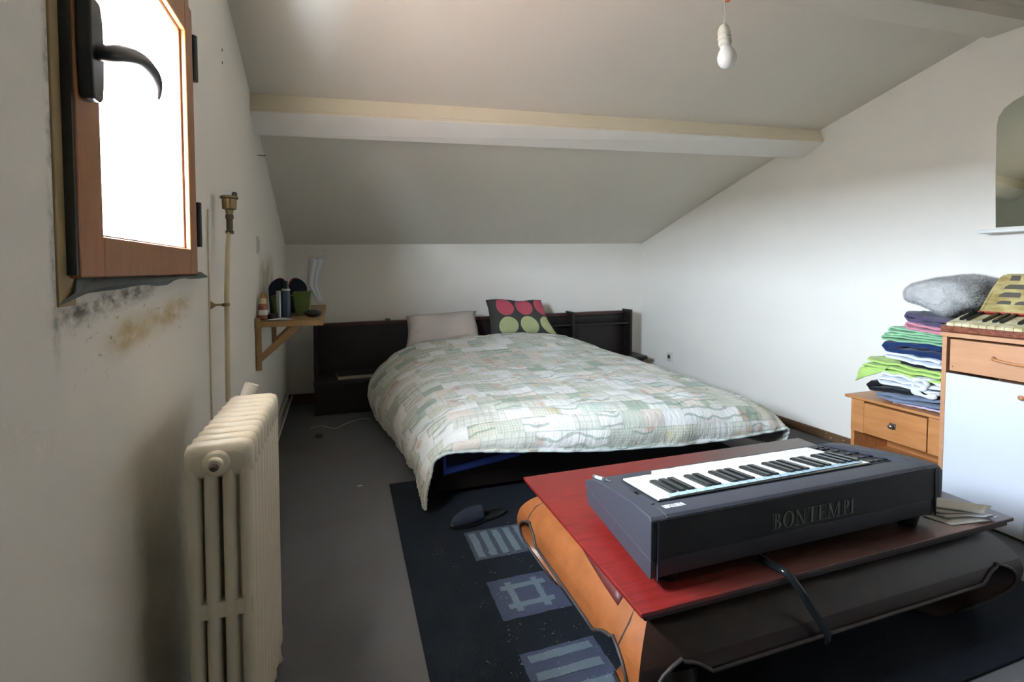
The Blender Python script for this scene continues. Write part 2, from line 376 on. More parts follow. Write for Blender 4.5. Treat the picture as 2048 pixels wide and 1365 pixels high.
# sloping ceiling, bilinear between measured lines
def crow(yl, zl, yr, zr, n=24):
    return [(-.62 + 4.4*i/n, yl + (yr-yl)*i/n, zl + (zr-zl)*i/n) for i in range(n+1)]
rows = [crow(5.46,1.560,5.46,1.655), crow(5.344,1.614,5.35,1.698), crow(4.3,2.02,4.2,2.095), crow(3.294,2.405,2.99,2.487), crow(2.26,2.765,1.92,2.782), crow(2.0,2.86,1.7,2.86)]
struct(obj('ceiling', MB().grid(rows), M['ceiling'], origin=(0,0,0), solid=.02, smooth=False))
m = MB(); m.box(-.7, 4.2, YB-.1, 2.0, 2.95, 3.05); o = struct(obj('ceiling', m, M['ceiling'], origin=(0,0,0)))
m = MB()
qa = [(-.60,3.30,2.41),(-.60,3.279,2.287),(-.60,3.425,2.186),(-.60,3.47,2.36)]; qb = [(3.75,2.995,2.50),(3.75,2.955,2.377),(3.75,3.142,2.288),(3.75,3.19,2.45)]
m.hexa(qa[::-1] + qb[::-1])
struct(obj('trim_1', m, M['beam'], origin=(0,0,0), bevel=.008, seg=3))
m = MB(); m.hexa([(-.6,3.283,2.286),(-.6,3.424,2.184),(-.6,3.422,2.180),(-.6,3.281,2.282),(3.75,2.959,2.3765),(3.75,3.141,2.2865),(3.75,3.139,2.2825),(3.75,2.957,2.3725)]); struct(obj('trim_8', m, M['soffit'], origin=(0,0,0)))
m = MB()  # beading strip along the lower edge of the rafter's face
m.hexa([(-.6,3.277,2.312),(-.6,3.275,2.300),(-.6,3.285,2.300),(-.6,3.285,2.312),(3.75,2.952,2.402),(3.75,2.950,2.390),(3.75,2.96,2.390),(3.75,2.96,2.402)])
struct(obj('trim_2', m, M['beam'], origin=(0,0,0)))
m = MB(); m.hexa([(-.7,2.26,2.738),(-.7,2.06,2.738),(3.8,1.72,2.738),(3.8,1.925,2.738),(-.7,2.26,3.0),(-.7,2.06,3.0),(3.8,1.72,3.0),(3.8,1.925,3.0)])
struct(obj('trim_3', m, M['ceiling'], origin=(0,0,0), bevel=.004))
m = MB(); m.hexa([(-.7,2.06,2.80),(-.7,2.045,2.80),(3.8,1.705,2.80),(3.8,1.72,2.80),(-.7,2.06,2.83),(-.7,2.045,2.83),(3.8,1.705,2.83),(3.8,1.72,2.83)])
struct(obj('trim_4', m, M['ceiling'], origin=(0,0,0)))
m = MB(); m.hexa([WR(2.3,0), WR(2.3,0,.018), WR(5.35,0,.018), WR(5.35,0), WR(2.3,.062), WR(2.3,.062,.018), WR(5.35,.072,.018), WR(5.35,.072)])
sk = struct(obj('baseboard_right', m, M['skirt'], origin=(0,0,0), bevel=.003))
m = MB()
for k in range(5):
    y = random.uniform(2.70, 3.1); z = random.uniform(.02, .055); p = WR(y, z, .0185); a, b = random.uniform(.002, .014), .0012
    m.box(p[0]-.0006, p[0]+.001, y-a, y+a, z-b, z+b)
o = obj('paint_chip', m, M['white_paint'], sk); o['kind'] = 'stuff'
m = MB(); m.box(-.55, 3.53, 5.335, 5.35, 0, .10); struct(obj('baseboard_far', m, M['skirt'], origin=(0,0,0), bevel=.003))
m = MB(); m.box(-60, -3.2, -60, 60, -3.2, -3.0); struct(obj('trim_5', m, M['roof'], origin=(0,0,0)))['label'] = 'unseen terracotta plane added beyond the window for warm light from below'  # unseen plane added to send dim warm light up through the window
m = MB(); m.hexa([(-1.06,-3,2.28),(-.70,-3,2.44),(-.70,6,2.44),(-1.06,6,2.28),(-1.06,-3,2.34),(-.70,-3,2.50),(-.70,6,2.50),(-1.06,6,2.34)]); struct(obj('trim_6', m, M['ochre'], origin=(0,0,0)))['label'] = 'unseen roof eave added outside the window to cut steep sky light'  # eave added to keep steep sky light off the radiator top
m = MB(); m.prism([(-14,-3),(-14,1.7),(-17,2.3),(-20,1.7),(-20,-3)], lambda a, b, d: (a, d, b), -30, 50); struct(obj('trim_7', m, M['house'], origin=(0,0,0)))['label'] = 'unseen row of houses added outside the window to block low sky light'  # unseen houses added to dim low sky light on the upper right wall
# screw holes and a nail
for (y, z) in [(2.512, 2.323), (2.508, 2.266)]:
    obj('screw_hole', MB().lathe([(.007, -.002), (.007, .0012), (.004, .0015)], WL(y, z), (1,0,0), 8), M['black_metal'], wl)
obj('nail', MB().tube([WL(3.54, 2.085, 0), WL(3.53, 2.083, .05)], .0025, 6), M['rust'], wl)

# ------------------------------------------------------------ window
win = struct(thing('window_1', 'small frosted window with brown wooden sash above the radiator', None, (WL(1.53, 1.335)[0], 1.53, 1.335)))
del win['label']
def wb(m, y0, y1, z0, z1, a, b):
    m.hexa([WL(y0,z0,a), WL(y0,z0,b), WL(y1,z0,b), WL(y1,z0,a), WL(y0,z1,a), WL(y0,z1,b), WL(y1,z1,b), WL(y1,z1,a)]); return m
def ring(y0, y1, z0, z1, wy0, wy1, wz0, wz1, a, b):
    m = MB(); wb(m, y0, y0+wy0, z0, z1, a, b); wb(m, y1-wy1, y1, z0, z1, a, b)
    wb(m, y0+wy0, y1-wy1, z0, z0+wz0, a, b); wb(m, y0+wy0, y1-wy1, z1-wz1, z1, a, b); return m
fm = MB(); wb(fm, 1.060, 1.12, 1.285, 2.262, -.10, .004); wb(fm, 1.895, 1.957, 1.33, 2.262, -.10, .004); wb(fm, 1.12, 1.895, 2.17, 2.262, -.10, .004)
fm.hexa([WL(1.12,1.304,-.10), WL(1.12,1.304,.0), WL(1.957,1.325,.0), WL(1.957,1.325,-.10), WL(1.12,1.36,-.10), WL(1.12,1.36,.0), WL(1.957,1.36,.0), WL(1.957,1.36,-.10)])
obj('frame', fm, M['ochre'], win, bevel=.002)
obj('sash', ring(1.097, 1.912, 1.335, 2.205, .100, .082, .082, .10, -.045, .022), M['sash'], win, bevel=.004)
obj('glazing_bead', ring(1.192, 1.836, 1.411, 2.110, .010, .018, .012, .014, -.03, .008), M['bead'], win, bevel=.003)
m = MB(); wb(m, 1.088, 1.0965, 1.34, 2.21, -.02, .019); obj('sash_edge_shade', m, M['black_plastic'], win)  # black strip standing for the shade on the sash's near end face
m = MB(); wb(m, 1.194, 1.832, 1.413, 2.108, -.016, -.012); obj('pane', m, M['frosted'], win)
for z in (1.429, 1.985):
    m = MB().lathe([(.012,0),(.012,.15)], WL(1.940, z, .018), (0,0,1), 12); wb(m, 1.905, 1.945, z+.005, z+.145, .002, .008)
    obj('hinge', m, M['black_metal'], win, smooth=False)
hb = MB(); sec = []
for t in range(9):
    pass
m = MB(); n = 16
prof = [(1.106,1.672),(1.112,1.664),(1.142,1.664),(1.150,1.672),(1.157,1.71),(1.160,1.76),(1.157,1.82),(1.148,1.850),(1.112,1.854),(1.104,1.846),(1.102,1.76)]
m.prism(prof, lambda a, b, d: WL(a, b, d), .021, .046)
hp = obj('handle', m, M['black_plastic'], win, bevel=.008, seg=3)
lp = catmull([WL(1.128,1.752,.04), WL(1.138,1.758,.058), WL(1.17,1.772,.068), WL(1.24,1.790,.072), WL(1.31,1.790,.074), WL(1.365,1.776,.070), WL(1.392,1.756,.064)], 6)
nl = len(lp); rr = [(.016 + .006*math.sin(PI*min(1, i/nl*1.3))) * (1 if i < nl*.75 else max(.25, 1-(i/nl-.75)*3)) for i in range(nl)]
obj('lever', MB().tube(lp, rr, 12, .75), M['black_plastic'], hp, smooth=True)
m = MB(); s0 = [WL(1.062,1.290,.004), WL(1.12,1.332,.0), WL(2.03,1.338,.0), WL(1.95,1.322,.035)]
G = []
for k in range(13):
    t = k/12; A = Vector(s0[0]).lerp(Vector(s0[3]), t) + Vector((0, 0, .017*math.sin(PI*min(1, t*1.6+.0)**.6 if t < .6 else PI*.5*(1-(t-.6)/.4))*.8)); B = Vector(s0[1]).lerp(Vector(s0[2]), t); wv = .003*math.sin(k*1.7)
    G.append([A + Vector((wv,0,wv)), A.lerp(B,.5) + Vector((.012+wv,0,-.004)), B + Vector((.004,0,.004))])
obj('sill_flashing', MB().grid(G), M['zinc'], win, solid=.003)

# ------------------------------------------------------------ radiator
RX0, RX1, RY0 = -.371, -.221, 1.335
PIT = .0515
rad = thing('radiator', 'tall cream painted cast iron column radiator below the window', 'radiator', (-.296, 1.6, 0))
def section():
    m = MB(); xs = [RX0+.018, RX0+.055, RX0+.095, RX1-.018]
    for x in xs:
        G = []
        for z in [.07, .12, .5, .82, .87]:
            G.append([(x + .0165*math.cos(a), RY0+.021 + .0225*math.sin(a), z) for a in [2*PI*k/12 for k in range(12)]])
        m.grid(G, wrap=True)
    def bar(z0, z1, th, top):
        r = .022; pr = []
        pts = [(RX0, z0+r*.4), (RX0, z1-r), (RX0+.006, z1-.007), (RX0+r, z1), (RX1-r, z1+.001), (RX1-.006, z1-.006), (RX1, z1-r), (RX1, z0+r*.4), (RX1-.008, z0), (RX0+.008, z0)]
        G = []
        for o_, s_ in [(-th*.5, .45), (-th*.40, .80), (-th*.2, .97), (0, 1.0), (th*.2, .97), (th*.40, .80), (th*.5, .45)]:
            cx = (RX0+RX1)/2; cz = (z0+z1)/2
            k = .008*(1-s_)/.28
            G.append([(x + (k if x < cx else -k), RY0+.021+o_, z + (k*1.6 if z < cz else -k*1.6)) for x, z in pts])
        m.grid(G, wrap=True); m.add(G[0], [tuple(range(len(pts)))]); m.add(G[-1], [tuple(range(len(pts)))])
    bar(.845, .934, .043, 1); bar(.055, .14, .043, 0)
    m.box(RX0+.006, RX1-.006, RY0+.002, RY0+.040, .500, .538)
    m.lathe([(.026, 0), (.026, PIT)], ((RX0+RX1)/2-.004, RY0, .885), (0,1,0), 12); m.lathe([(.026, 0), (.026, PIT)], ((RX0+RX1)/2-.004, RY0, .10), (0,1,0), 12)
    return m
s0 = obj('radiator_section', section(), M['rad'], rad, smooth=True)
s0.data.polygons.foreach_set('use_smooth', [True]*len(s0.data.polygons))
d = s0.modifiers.new('split', 'EDGE_SPLIT'); d.split_angle = math.radians(50)
for i in range(1, 10):
    c = s0.copy(); COL.objects.link(c); c.parent = rad; c.location = (0, i*PIT, 0)
cx = (RX0+RX1)/2-.004
pl = obj('end_plug', MB().lathe([(.031, .0), (.031, -.006), (.026, -.010), (.018, -.012), (.018, -.022), (.014, -.024)], (cx, RY0+.003, .885), (0,1,0), 24), M['rad'], rad, smooth=False)
obj('air_vent', MB().lathe([(.010, -.020), (.010, -.026), (.004, -.030)], (cx, RY0+.003, .882), (0,1,0), 8), M['rust'], pl)
for yy in (RY0+.021, RY0+.021+9*PIT):
    for x in (RX0+.02, RX1-.02):
        obj('foot', MB().lathe([(.020,0),(.016,.02),(.013,.05),(.018,.09)], (x, yy, 0), (0,0,1), 12), M['rad'], rad, smooth=True)

# riser pipe with air vent, behind the far end of the radiator
rp = thing('heating_riser', 'yellowed vertical heating pipe with brass air vent between window and shelf', 'pipe', (-.452, 2.21, 0))
obj('pipe', MB().tube([(-.446,2.20,.0),(-.447,2.20,.9),(-.450,2.23,1.25),(-.446,2.245,1.44),(-.442,2.255,1.50)], [.0095,.0095,.0095,.0085,.0085], 10), M['pipe'], rp, smooth=True)
c0 = (-.4405, 2.262, 1.497)
obj('union_nut', MB().lathe([(.015,0),(.015,.012),(.011,.014),(.011,.018),(.012,.02),(.012,.058),(.015,.06),(.015,.075),(.012,.078)], c0, (0,.02,1), 12), M['rust'], rp)
av = obj('air_vent_body', MB().lathe([(.013,.078),(.015,.095),(.026,.100),(.027,.138),(.033,.142),(.033,.150),(.028,.152)], c0, (0,.02,1), 20), M['brass'], rp, smooth=False)
obj('vent_cap', MB().lathe([(.009,.15),(.010,.165),(.006,.17)], (c0[0]+.018, c0[1]+.01, c0[2]), (0,0,1), 10), M['rust'], av)
m = MB().tube([WL(2.19,1.213,0), (-.452,2.205,1.213)], .004, 6).lathe([(.017,0),(.004,.018)], WL(2.18,1.213,.0), (1,0,.0), 10).lathe([(.014,-.006),(.014,.006)], (-.448,2.203,1.213), (0,0,1), 14)
obj('pipe_clip', m, M['brass'], rp)
tag(obj('cable', MB().tube([WL(2.12,.03,.006), WL(2.13,.9,.006), WL(2.14,1.5,.006), WL(2.15,1.58,.006)], .0035, 6), M['pipe']), 'thin brown line running up the wall beside the heating riser', 'cable')  # narrow tube drawing a thin brown line up the wall
(obj('valve_head', MB().lathe([(.013,0),(.022,0),(.022,.115),(.016,.115),(.015,.03)], (-.350,1.875,.850), (.30,.10,.80), 18), M['tube_white'], rad, smooth=False))['label'] = 'white hollow valve head at far end'
for k, (off, z) in enumerate([(.045,.10), (.02,.16)]):
    pts = [WL(2.35,z-.0,off), WL(3.4,z,off), WL(5.28,z,off)]
    o = obj('floor_pipe', MB().tube(pts, .009, 8), M['white_paint'], smooth=True)
    tag(o, ['lower of two white heating pipes low along the left wall', 'upper of two white heating pipes low along the left wall'][k], 'pipe', 'heating pipes low on the left wall')

# ------------------------------------------------------------ switch, socket, mirror
sw = thing('light_switch', 'aged white light switch on the left wall above the wooden shelf', 'light switch', WL(3.47,1.455))
m = MB(); wb(m, 3.43, 3.51, 1.455, 1.56, 0, .010); obj('cover_plate', m, M['plug_white'], sw, bevel=.003)
m = MB(); wb(m, 3.452, 3.488, 1.475, 1.54, .010, .015); obj('rocker', m, M['plug_white'], sw, bevel=.002)
so = thing('wall_socket', 'small surface mounted power socket low on the right wall behind the bed', 'socket', WR(4.77,.30))
def rb(m, y0, y1, z0, z1, a, b):
    m.hexa([WR(y0,z0,b), WR(y0,z0,a), WR(y1,z0,a), WR(y1,z0,b), WR(y0,z1,b), WR(y0,z1,a), WR(y1,z1,a), WR(y1,z1,b)]); return m
obj('box', rb(MB(), 4.73, 4.81, .30, .395, 0, .028), M['plug_white'], so, bevel=.005)
obj('socket_face', MB().lathe([(.024,0),(.024,.002)], WR(4.77,.35,.028), (-1,0,0), 20), M['rust'], so)
mi = thing('wall_mirror', 'frameless arched mirror on the right wall above the accordion', 'mirror', WR(1.45,1.60))
half = [(1.862,1.603),(1.872,1.9),(1.876,2.20),(1.868,2.255),(1.845,2.295),(1.805,2.325),(1.74,2.352),(1.62,2.385),(1.45,2.40)]
poly = half + [(2.9-y, z) for y, z in half[-2::-1]]
obj('mirror_glass', MB().prism(poly, lambda a, b, d: WR(a, b, d), .004, .010), M['mirror'], mi)
ms = thing('mirror_shelf', 'narrow pale shelf fixed below the wall mirror', 'shelf', WR(1.45,1.565))
obj('board', rb(MB(), 1.01, 1.89, 1.566, 1.586, 0, .12), M['white_paint'], ms, bevel=.004)
for y in (1.2, 1.7): obj('bracket', rb(MB(), y-.01, y+.01, 1.53, 1.566, 0, .05), M['white_paint'], ms)

# ------------------------------------------------------------ bare bulb
pb = thing('pendant_bulb', 'bare white light bulb hanging from a thin flex under the ceiling', 'light bulb', (1.335, 1.5, 2.12))
obj('flex', MB().tube(catmull([(1.328,1.5,2.252),(1.336,1.5,2.29),(1.331,1.5,2.34),(1.334,1.5,2.5),(1.33,1.5,2.95)], 6), .0022, 6), M['flex'], pb, smooth=True)
ax = (.16, 0, -1)
sk_ = obj('lamp_holder', MB().lathe([(.004,0),(.012,.004),(.020,.016),(.0225,.03),(.0235,.034),(.0215,.036),(.0215,.044),(.024,.046),(.024,.052),(.021,.055),(.023,.060),(.023,.072),(.019,.076),(.019,.084)], (1.326,1.5,2.252), ax, 20), M['plug_white'], pb, smooth=False)
prof = [(.017,.076),(.020,.086),(.028,.098),(.033,.112),(.0335,.122),(.031,.136),(.024,.149),(.012,.157),(.001,.159)]
obj('bulb', MB().lathe(prof, (1.326,1.5,2.252), ax, 24), M['bulb'], pb, smooth=True)
obj('terminal_block', MB().box(1.337,1.353,1.492,1.508,2.337,2.36), M['orange'], pb, bevel=.003)

# ------------------------------------------------------------ rug
RZ = .010
rug = thing('rug', 'large charcoal rug with slate striped squares under the coffee table', 'rug', (1.45, 2.06, 0))
m = MB(); G = []
edge = lambda t: .004*noise.noise(Vector((t*9, 3, 1)))
m.prism([(.245+edge(k), 1.0+2.12*k/40) for k in range(41)] + [(2.75, 3.12), (2.75, 1.0)], lambda a, b, d: (a, b, d), .0005, RZ)
obj('pile', m, M['rug'], rug)
def wob(x0, x1, y0, y1, z0, z1, seed, amp=.004, n=14):
    pts = []
    for k in range(n): pts.append((x0+(x1-x0)*k/n, y0))
    for k in range(n): pts.append((x1, y0+(y1-y0)*k/n))
    for k in range(n): pts.append((x1-(x1-x0)*k/n, y1))
    for k in range(n): pts.append((x0, y1-(y1-y0)*k/n))
    return MB().prism([(a+amp*noise.noise(Vector((a*40,b*40,seed))), b+amp*noise.noise(Vector((a*40,b*40,seed+5)))) for a, b in pts], lambda a, b, d: (a, b, d), z0, z1)
def motif(x0, x1, y0, y1, kind, mt, sd):
    p = obj('square_motif', wob(x0, x1, y0, y1, RZ-.002, RZ+.0012, sd), mt, rug); w_ = x1-x0; h_ = y1-y0
    if kind == 'v': L = [(x0+w_*(.06+.2*k), x0+w_*(.06+.2*k)+.034, y0+.02, y1-.02) for k in range(5)]
    elif kind == 'h': L = [(x0+.025, x1-.025, y1-.05-.078*k, y1-.05-.078*k+.034) for k in range(3)]
    else:
        L = [(x0+.045, x1-.045, y0+.055, y0+.083), (x0+.045, x1-.045, y1-.078, y1-.050), (x0+.07, x0+.097, y0+.03, y1-.03), (x1-.10, x1-.073, y0+.03, y1-.03)]
    for i, (a, b, c_, d_) in enumerate(L): obj('stripe', wob(a, b, c_, d_, RZ, RZ+.0022+.0003*i, sd+i+1), M['rug_stripe'], p)
motif(.555, .85, 2.15, 2.405, 'v', M['rug_patch_grey'], 1.3)
motif(.555, .842, 1.738, 1.985, '#', M['rug_patch_blue'], 7.1)
motif(.555, .842, 1.305, 1.565, 'h', M['rug_patch_blue'], 3.7)
m = MB()
for cl in range(90):
    cx_, cy_ = random.uniform(.33, .95), random.uniform(1.25, 2.45)
    for k in range(random.randint(1, 5)):
        x, y = cx_+random.gauss(0, .012), cy_+random.gauss(0, .012); a = random.uniform(0, PI); l_ = random.uniform(.001, .004); q = .0006
        u_, v_ = math.cos(a), math.sin(a)
        m.add([(x-u_*l_, y-v_*l_, RZ+.0028), (x+v_*q, y-u_*q, RZ+.004), (x+u_*l_, y+v_*l_, RZ+.0028), (x-v_*q, y+u_*q, RZ+.0035)], [(0,1,2,3)])
o = obj('lint', m, M['lint'], rug, recalc=False); o['kind'] = 'stuff'
tag(obj('paper_scrap', MB().box(.055,.085,3.170,3.177,.0,.002), M['paper_w']), 'tiny white scrap lying on the carpet left of the rug', 'scrap')
tag(obj('floor_cable', MB().tube(catmull([(-.30,4.45,.004),(-.22,4.52,.004),(-.10,4.40,.004),(.0,4.52,.004),(.12,4.60,.004),(.2,4.58,.004)], 8), .003, 6), M['flex'], smooth=True), 'thin pale cable on the carpet in front of left bedside box', 'cable')
tag(obj('plug', MB().box(-.245,-.19,4.20,4.245,0,.03), M['rust'], bevel=.008), 'small dark plug lying on the carpet by the cable', 'plug')

# ------------------------------------------------------------ headboard with bedside units
hd = thing('headboard', 'long dark wooden headboard with shelf sections and bedside boxes along the far wall', 'headboard', (1.45, 5.2, 0))
zt = lambda x: .822 + (x+.29)*.0115
def tbox(x0, x1, y0, y1, z0f, z1f):
    f0 = z0f if callable(z0f) else (lambda x: z0f); f1 = z1f if callable(z1f) else (lambda x: z1f)
    return MB().hexa([(x0,y0,f0(x0)),(x1,y0,f0(x1)),(x1,y1,f0(x1)),(x0,y1,f0(x0)),(x0,y0,f1(x0)),(x1,y0,f1(x1)),(x1,y1,f1(x1)),(x0,y1,f1(x0))])
obj('back_panel', tbox(-.28, 3.17, 5.20, 5.235, .02, lambda x: zt(x)-.02), M['dark_wood'], hd)
obj('top_rail', tbox(-.29, 3.17, 5.17, 5.25, lambda x: zt(x)-.035, zt), M['red_dark_wood'], hd, bevel=.004)
obj('lower_rail', tbox(2.30, 3.17, 5.185, 5.21, lambda x: zt(x)-.085, lambda x: zt(x)-.05), M['dark_wood'], hd)
for x in (2.425, 3.175): obj('side_panel', MB().box(x-.0, x+.028, 5.03, 5.22, .02, zt(x)+.022), M['dark_wood'], hd, bevel=.003)
obj('side_panel', MB().box(-.295, -.27, 5.03, 5.22, .02, zt(-.29)-.005), M['dark_wood'], hd, bevel=.003)
obj('shelf', MB().box(2.453, 3.175, 5.05, 5.2, .715, .735), M['dark_wood'], hd, bevel=.002)
obj('shelf', MB().box(2.02, 2.425, 5.05, 5.2, .715, .735), M['dark_wood'], hd, bevel=.002)
obj('bedside_top', MB().box(2.5, 3.30, 4.85, 5.2, .318, .362), M['dark_wood'], hd, bevel=.015, seg=3)
obj('bedside_box', MB().box(2.55, 3.26, 4.88, 5.2, .0, .318), M['dark_wood'], hd, bevel=.003)
obj('bedside_top', MB().box(-.29, .47, 4.80, 5.2, .285, .318), M['dark_wood'], hd, bevel=.005, seg=2)
obj('bedside_box', MB().box(-.285, .45, 4.84, 5.2, .0, .285), M['dark_wood'], hd, bevel=.003)
obj('edge_clip', MB().box(.385,.43,5.16,5.255,zt(.4)+.0,zt(.4)+.02), M['green'], hd, bevel=.004)
bk = thing('book', 'dark covered book with pale pages lying on the left bedside top', 'book', (.10, 5.0, .3185))
def bookbox(z0, z1, gr): 
    c_, s_ = math.cos(.10), math.sin(.10); P = [(-.19-gr,-.13-gr),(.18+gr,-.13-gr),(.18+gr,.13+gr),(-.19-gr,.13+gr)]
    q = [(.10+a*c_-b*s_, 4.99+a*s_+b*c_) for a, b in P]
    return MB().hexa([(a,b,z0) for a,b in q] + [(a,b,z1) for a,b in q])
obj('cover', bookbox(.3185, .323, .004), M['book'], bk); obj('pages', bookbox(.323, .353, 0), M['pages'], bk); obj('cover', bookbox(.353, .358, .004), M['book'], bk)
tag(obj('magazine', MB().box(-.17, .06, 4.87, 4.95, .3185, .328), M['book'], bevel=.001), 'dark magazine lying in front of the book on left bedside top', 'magazine')

# ------------------------------------------------------------ bed
bed = thing('bed_frame', 'low dark wooden bed frame beneath the patchwork quilt', 'bed', (1.5, 3.85, 0))
obj('foot_board', MB().box(.50, 2.50, 2.84, 2.87, .04, .215), M['dark_wood'], bed, bevel=.004)
obj('side_rail', MB().box(.50, .53, 2.87, 4.84, .04, .215), M['dark_wood'], bed, bevel=.004)
obj('side_rail', MB().box(2.47, 2.50, 2.87, 4.84, .04, .215), M['dark_wood'], bed, bevel=.004)
obj('base', MB().box(.53, 2.47, 2.87, 4.84, .10, .165), M['dark_wood'], bed)
for x in (.56, 2.44):
    for y in (2.95, 4.75): obj('leg', MB().box(x-.03, x+.03, y-.03, y+.03, .0115 if y < 3 else 0, .10), M['dark_wood'], bed)
mt = thing('mattress', 'dark blue mattress whose corner shows under the quilt at the bed foot', 'mattress', (1.5, 3.8, .17))
zb = lambda x: .168 + min(.07, max(0, (x-.55)*.13))
m = MB(); n = 24
for k in range(n):
    x0 = .54+1.92*k/n; x1 = .54+1.92*(k+1)/n
G = [[(x, y, zz) for x in [.54+1.92*k/n for k in range(n+1)]] for (y, zz) in []]
rows_ = []
for (y, kind) in [(4.84,'b'), (2.80,'b'), (2.795,'m'), (2.80,'t'), (4.84,'t')]:
    rows_.append([(.54+1.9*k/n, y, (zb(.54+1.9*k/n) if kind == 'b' else .40 if kind == 't' else .3)) for k in range(n+1)])
mm = MB().grid(rows_)
mm.add([(.54,4.84,.168),(.54,2.80,.168),(.54,2.80,.40),(.54,4.84,.40)], [(0,1,2,3)]); mm.add([(2.44,4.84,.238),(2.44,2.80,.238),(2.44,2.80,.40),(2.44,4.84,.40)], [(0,1,2,3)])
obj('ticking', mm, M['sheet'], mt)
G = []
for k in range(17):
    x = .532+.46*k/16; z = zb(x); G.append([(x, 2.786, z-.006), (x, 2.776, z+.008), (x, 2.776, z+.030), (x, 2.788, z+.038)])
obj('blue_border', MB().grid(G), M['blue'], mt, solid=.004, smooth=True)
obj('blue_border', MB().tube([(.533,2.788,.160),(.530,2.786,.22),(.530,2.79,.27)], .010, 8), M['blue'], mt, smooth=True)

# ------------------------------------------------------------ quilt
R = [
 [(.23,4.75,.12),(.20,4.74,.28),(.31,4.76,.45),(.54,4.78,.60),(.87,4.78,.655),(1.4,4.76,.695),(1.95,4.74,.685),(2.33,4.7,.595),(2.45,4.7,.42),(2.47,4.7,.2)],
 [(.22,4.5,.11),(.19,4.50,.26),(.30,4.5,.42),(.52,4.5,.575),(.85,4.5,.64),(1.4,4.5,.67),(1.95,4.5,.66),(2.41,4.45,.56),(2.52,4.45,.40),(2.55,4.45,.15)],
 [(.26,4.1,.10),(.24,4.1,.25),(.35,4.1,.42),(.56,4.1,.54),(.85,4.1,.58),(1.4,4.1,.59),(2.0,4.1,.58),(2.52,4.05,.525),(2.65,4.05,.38),(2.68,4.05,.12)],
 [(.34,3.6,.10),(.32,3.6,.25),(.42,3.6,.41),(.60,3.6,.51),(.9,3.6,.54),(1.5,3.6,.545),(2.1,3.6,.54),(2.6,3.65,.49),(2.74,3.65,.35),(2.77,3.65,.1)],
 [(.37,3.1,.13),(.36,3.1,.26),(.45,3.1,.40),(.62,3.1,.49),(.95,3.1,.515),(1.5,3.1,.52),(2.15,3.1,.51),(2.66,3.15,.455),(2.8,3.15,.32),(2.83,3.15,.08)],
 [(.378,2.88,.17),(.375,2.86,.27),(.45,2.86,.38),(.61,2.86,.47),(.95,2.84,.505),(1.55,2.82,.50),(2.2,2.8,.482),(2.7,2.8,.425),(2.83,2.8,.30),(2.86,2.9,.09)],
 [(.385,2.74,.12),(.39,2.72,.23),(.445,2.73,.34),(.59,2.73,.435),(.95,2.72,.475),(1.55,2.68,.465),(2.22,2.66,.44),(2.73,2.66,.385),(2.85,2.67,.27),(2.87,2.74,.11)],
 [(.39,2.66,.08),(.405,2.65,.2),(.45,2.66,.31),(.58,2.65,.385),(.95,2.64,.41),(1.55,2.61,.38),(2.22,2.59,.35),(2.74,2.58,.32),(2.86,2.59,.24),(2.875,2.64,.13)],
 [(.395,2.63,.055),(.405,2.62,.17),(.445,2.63,.295),(.56,2.62,.350),(.92,2.62,.315),(1.5,2.6,.262),(2.2,2.58,.235),(2.74,2.56,.258),(2.875,2.56,.255),(2.88,2.60,.165)]]
nu, nv = 14, 12
R1 = [catmull(r, nu) for r in R]
cols_ = list(zip(*R1)); C1 = [catmull(list(c), nv) for c in cols_]; QG = [list(r) for r in zip(*C1)]
J, I = len(QG), len(QG[0])
ref = QG[J//2]; ul = [0.]
for i in range(1, I): ul.append(ul[-1] + (Vector(ref[i])-Vector(ref[i-1])).length)
refc = [QG[j][I//2] for j in range(J)]; vl = [0.]
for j in range(1, J): vl.append(vl[-1] + (Vector(refc[j])-Vector(refc[j-1])).length)
uvs = [[(ul[i], vl[j]) for i in range(I)] for j in range(J)]
QD = [[None]*I for _ in range(J)]
for j in range(J):
    for i in range(I):
        p = Vector(QG[j][i]); a = Vector(QG[j][min(i+1,I-1)]) - Vector(QG[j][max(i-1,0)]); b = Vector(QG[min(j+1,J-1)][i]) - Vector(QG[max(j-1,0)][i])
        nn = a.cross(b); nn = -nn.normalized() if nn.length > 0 else Vector((0,0,1))
        if nn.z < 0 and p.z > .42: nn = -nn
        u, v = ul[i], vl[j]
        d = .013*noise.noise(Vector((u*5, v*5, 1))) + .006*noise.noise(Vector((u*16, v*16, 4)))
        d += .004*abs(math.sin(v*PI/.10))
        fr = max(0, min(1, (vl[j]-(vl[-1]-.42))/.32))
        d += fr*.010*noise.noise(Vector((u*13+.5*noise.noise(Vector((u*3,v*4,0))), v*2.0, 9)))
        QD[j][i] = p + nn*d
qu = thing('quilt', 'pale green and cream patchwork quilt spread over the bed', 'quilt', (1.5, 3.7, .06))
obj('patchwork', MB().grid(QD, uvs), M['quilt'], qu, smooth=True, solid=.016, sub=0)
hem = [QD[j][0] for j in range(0, J)] + [QD[J-1][i] for i in range(1, I)] + [QD[j][I-1] for j in range(J-2, J-40, -1)]
obj('binding', MB().tube(hem, [.0095 + .002*math.sin(k*1.9) for k in range(len(hem))], 7), M['quilt_binding'], qu, smooth=True)

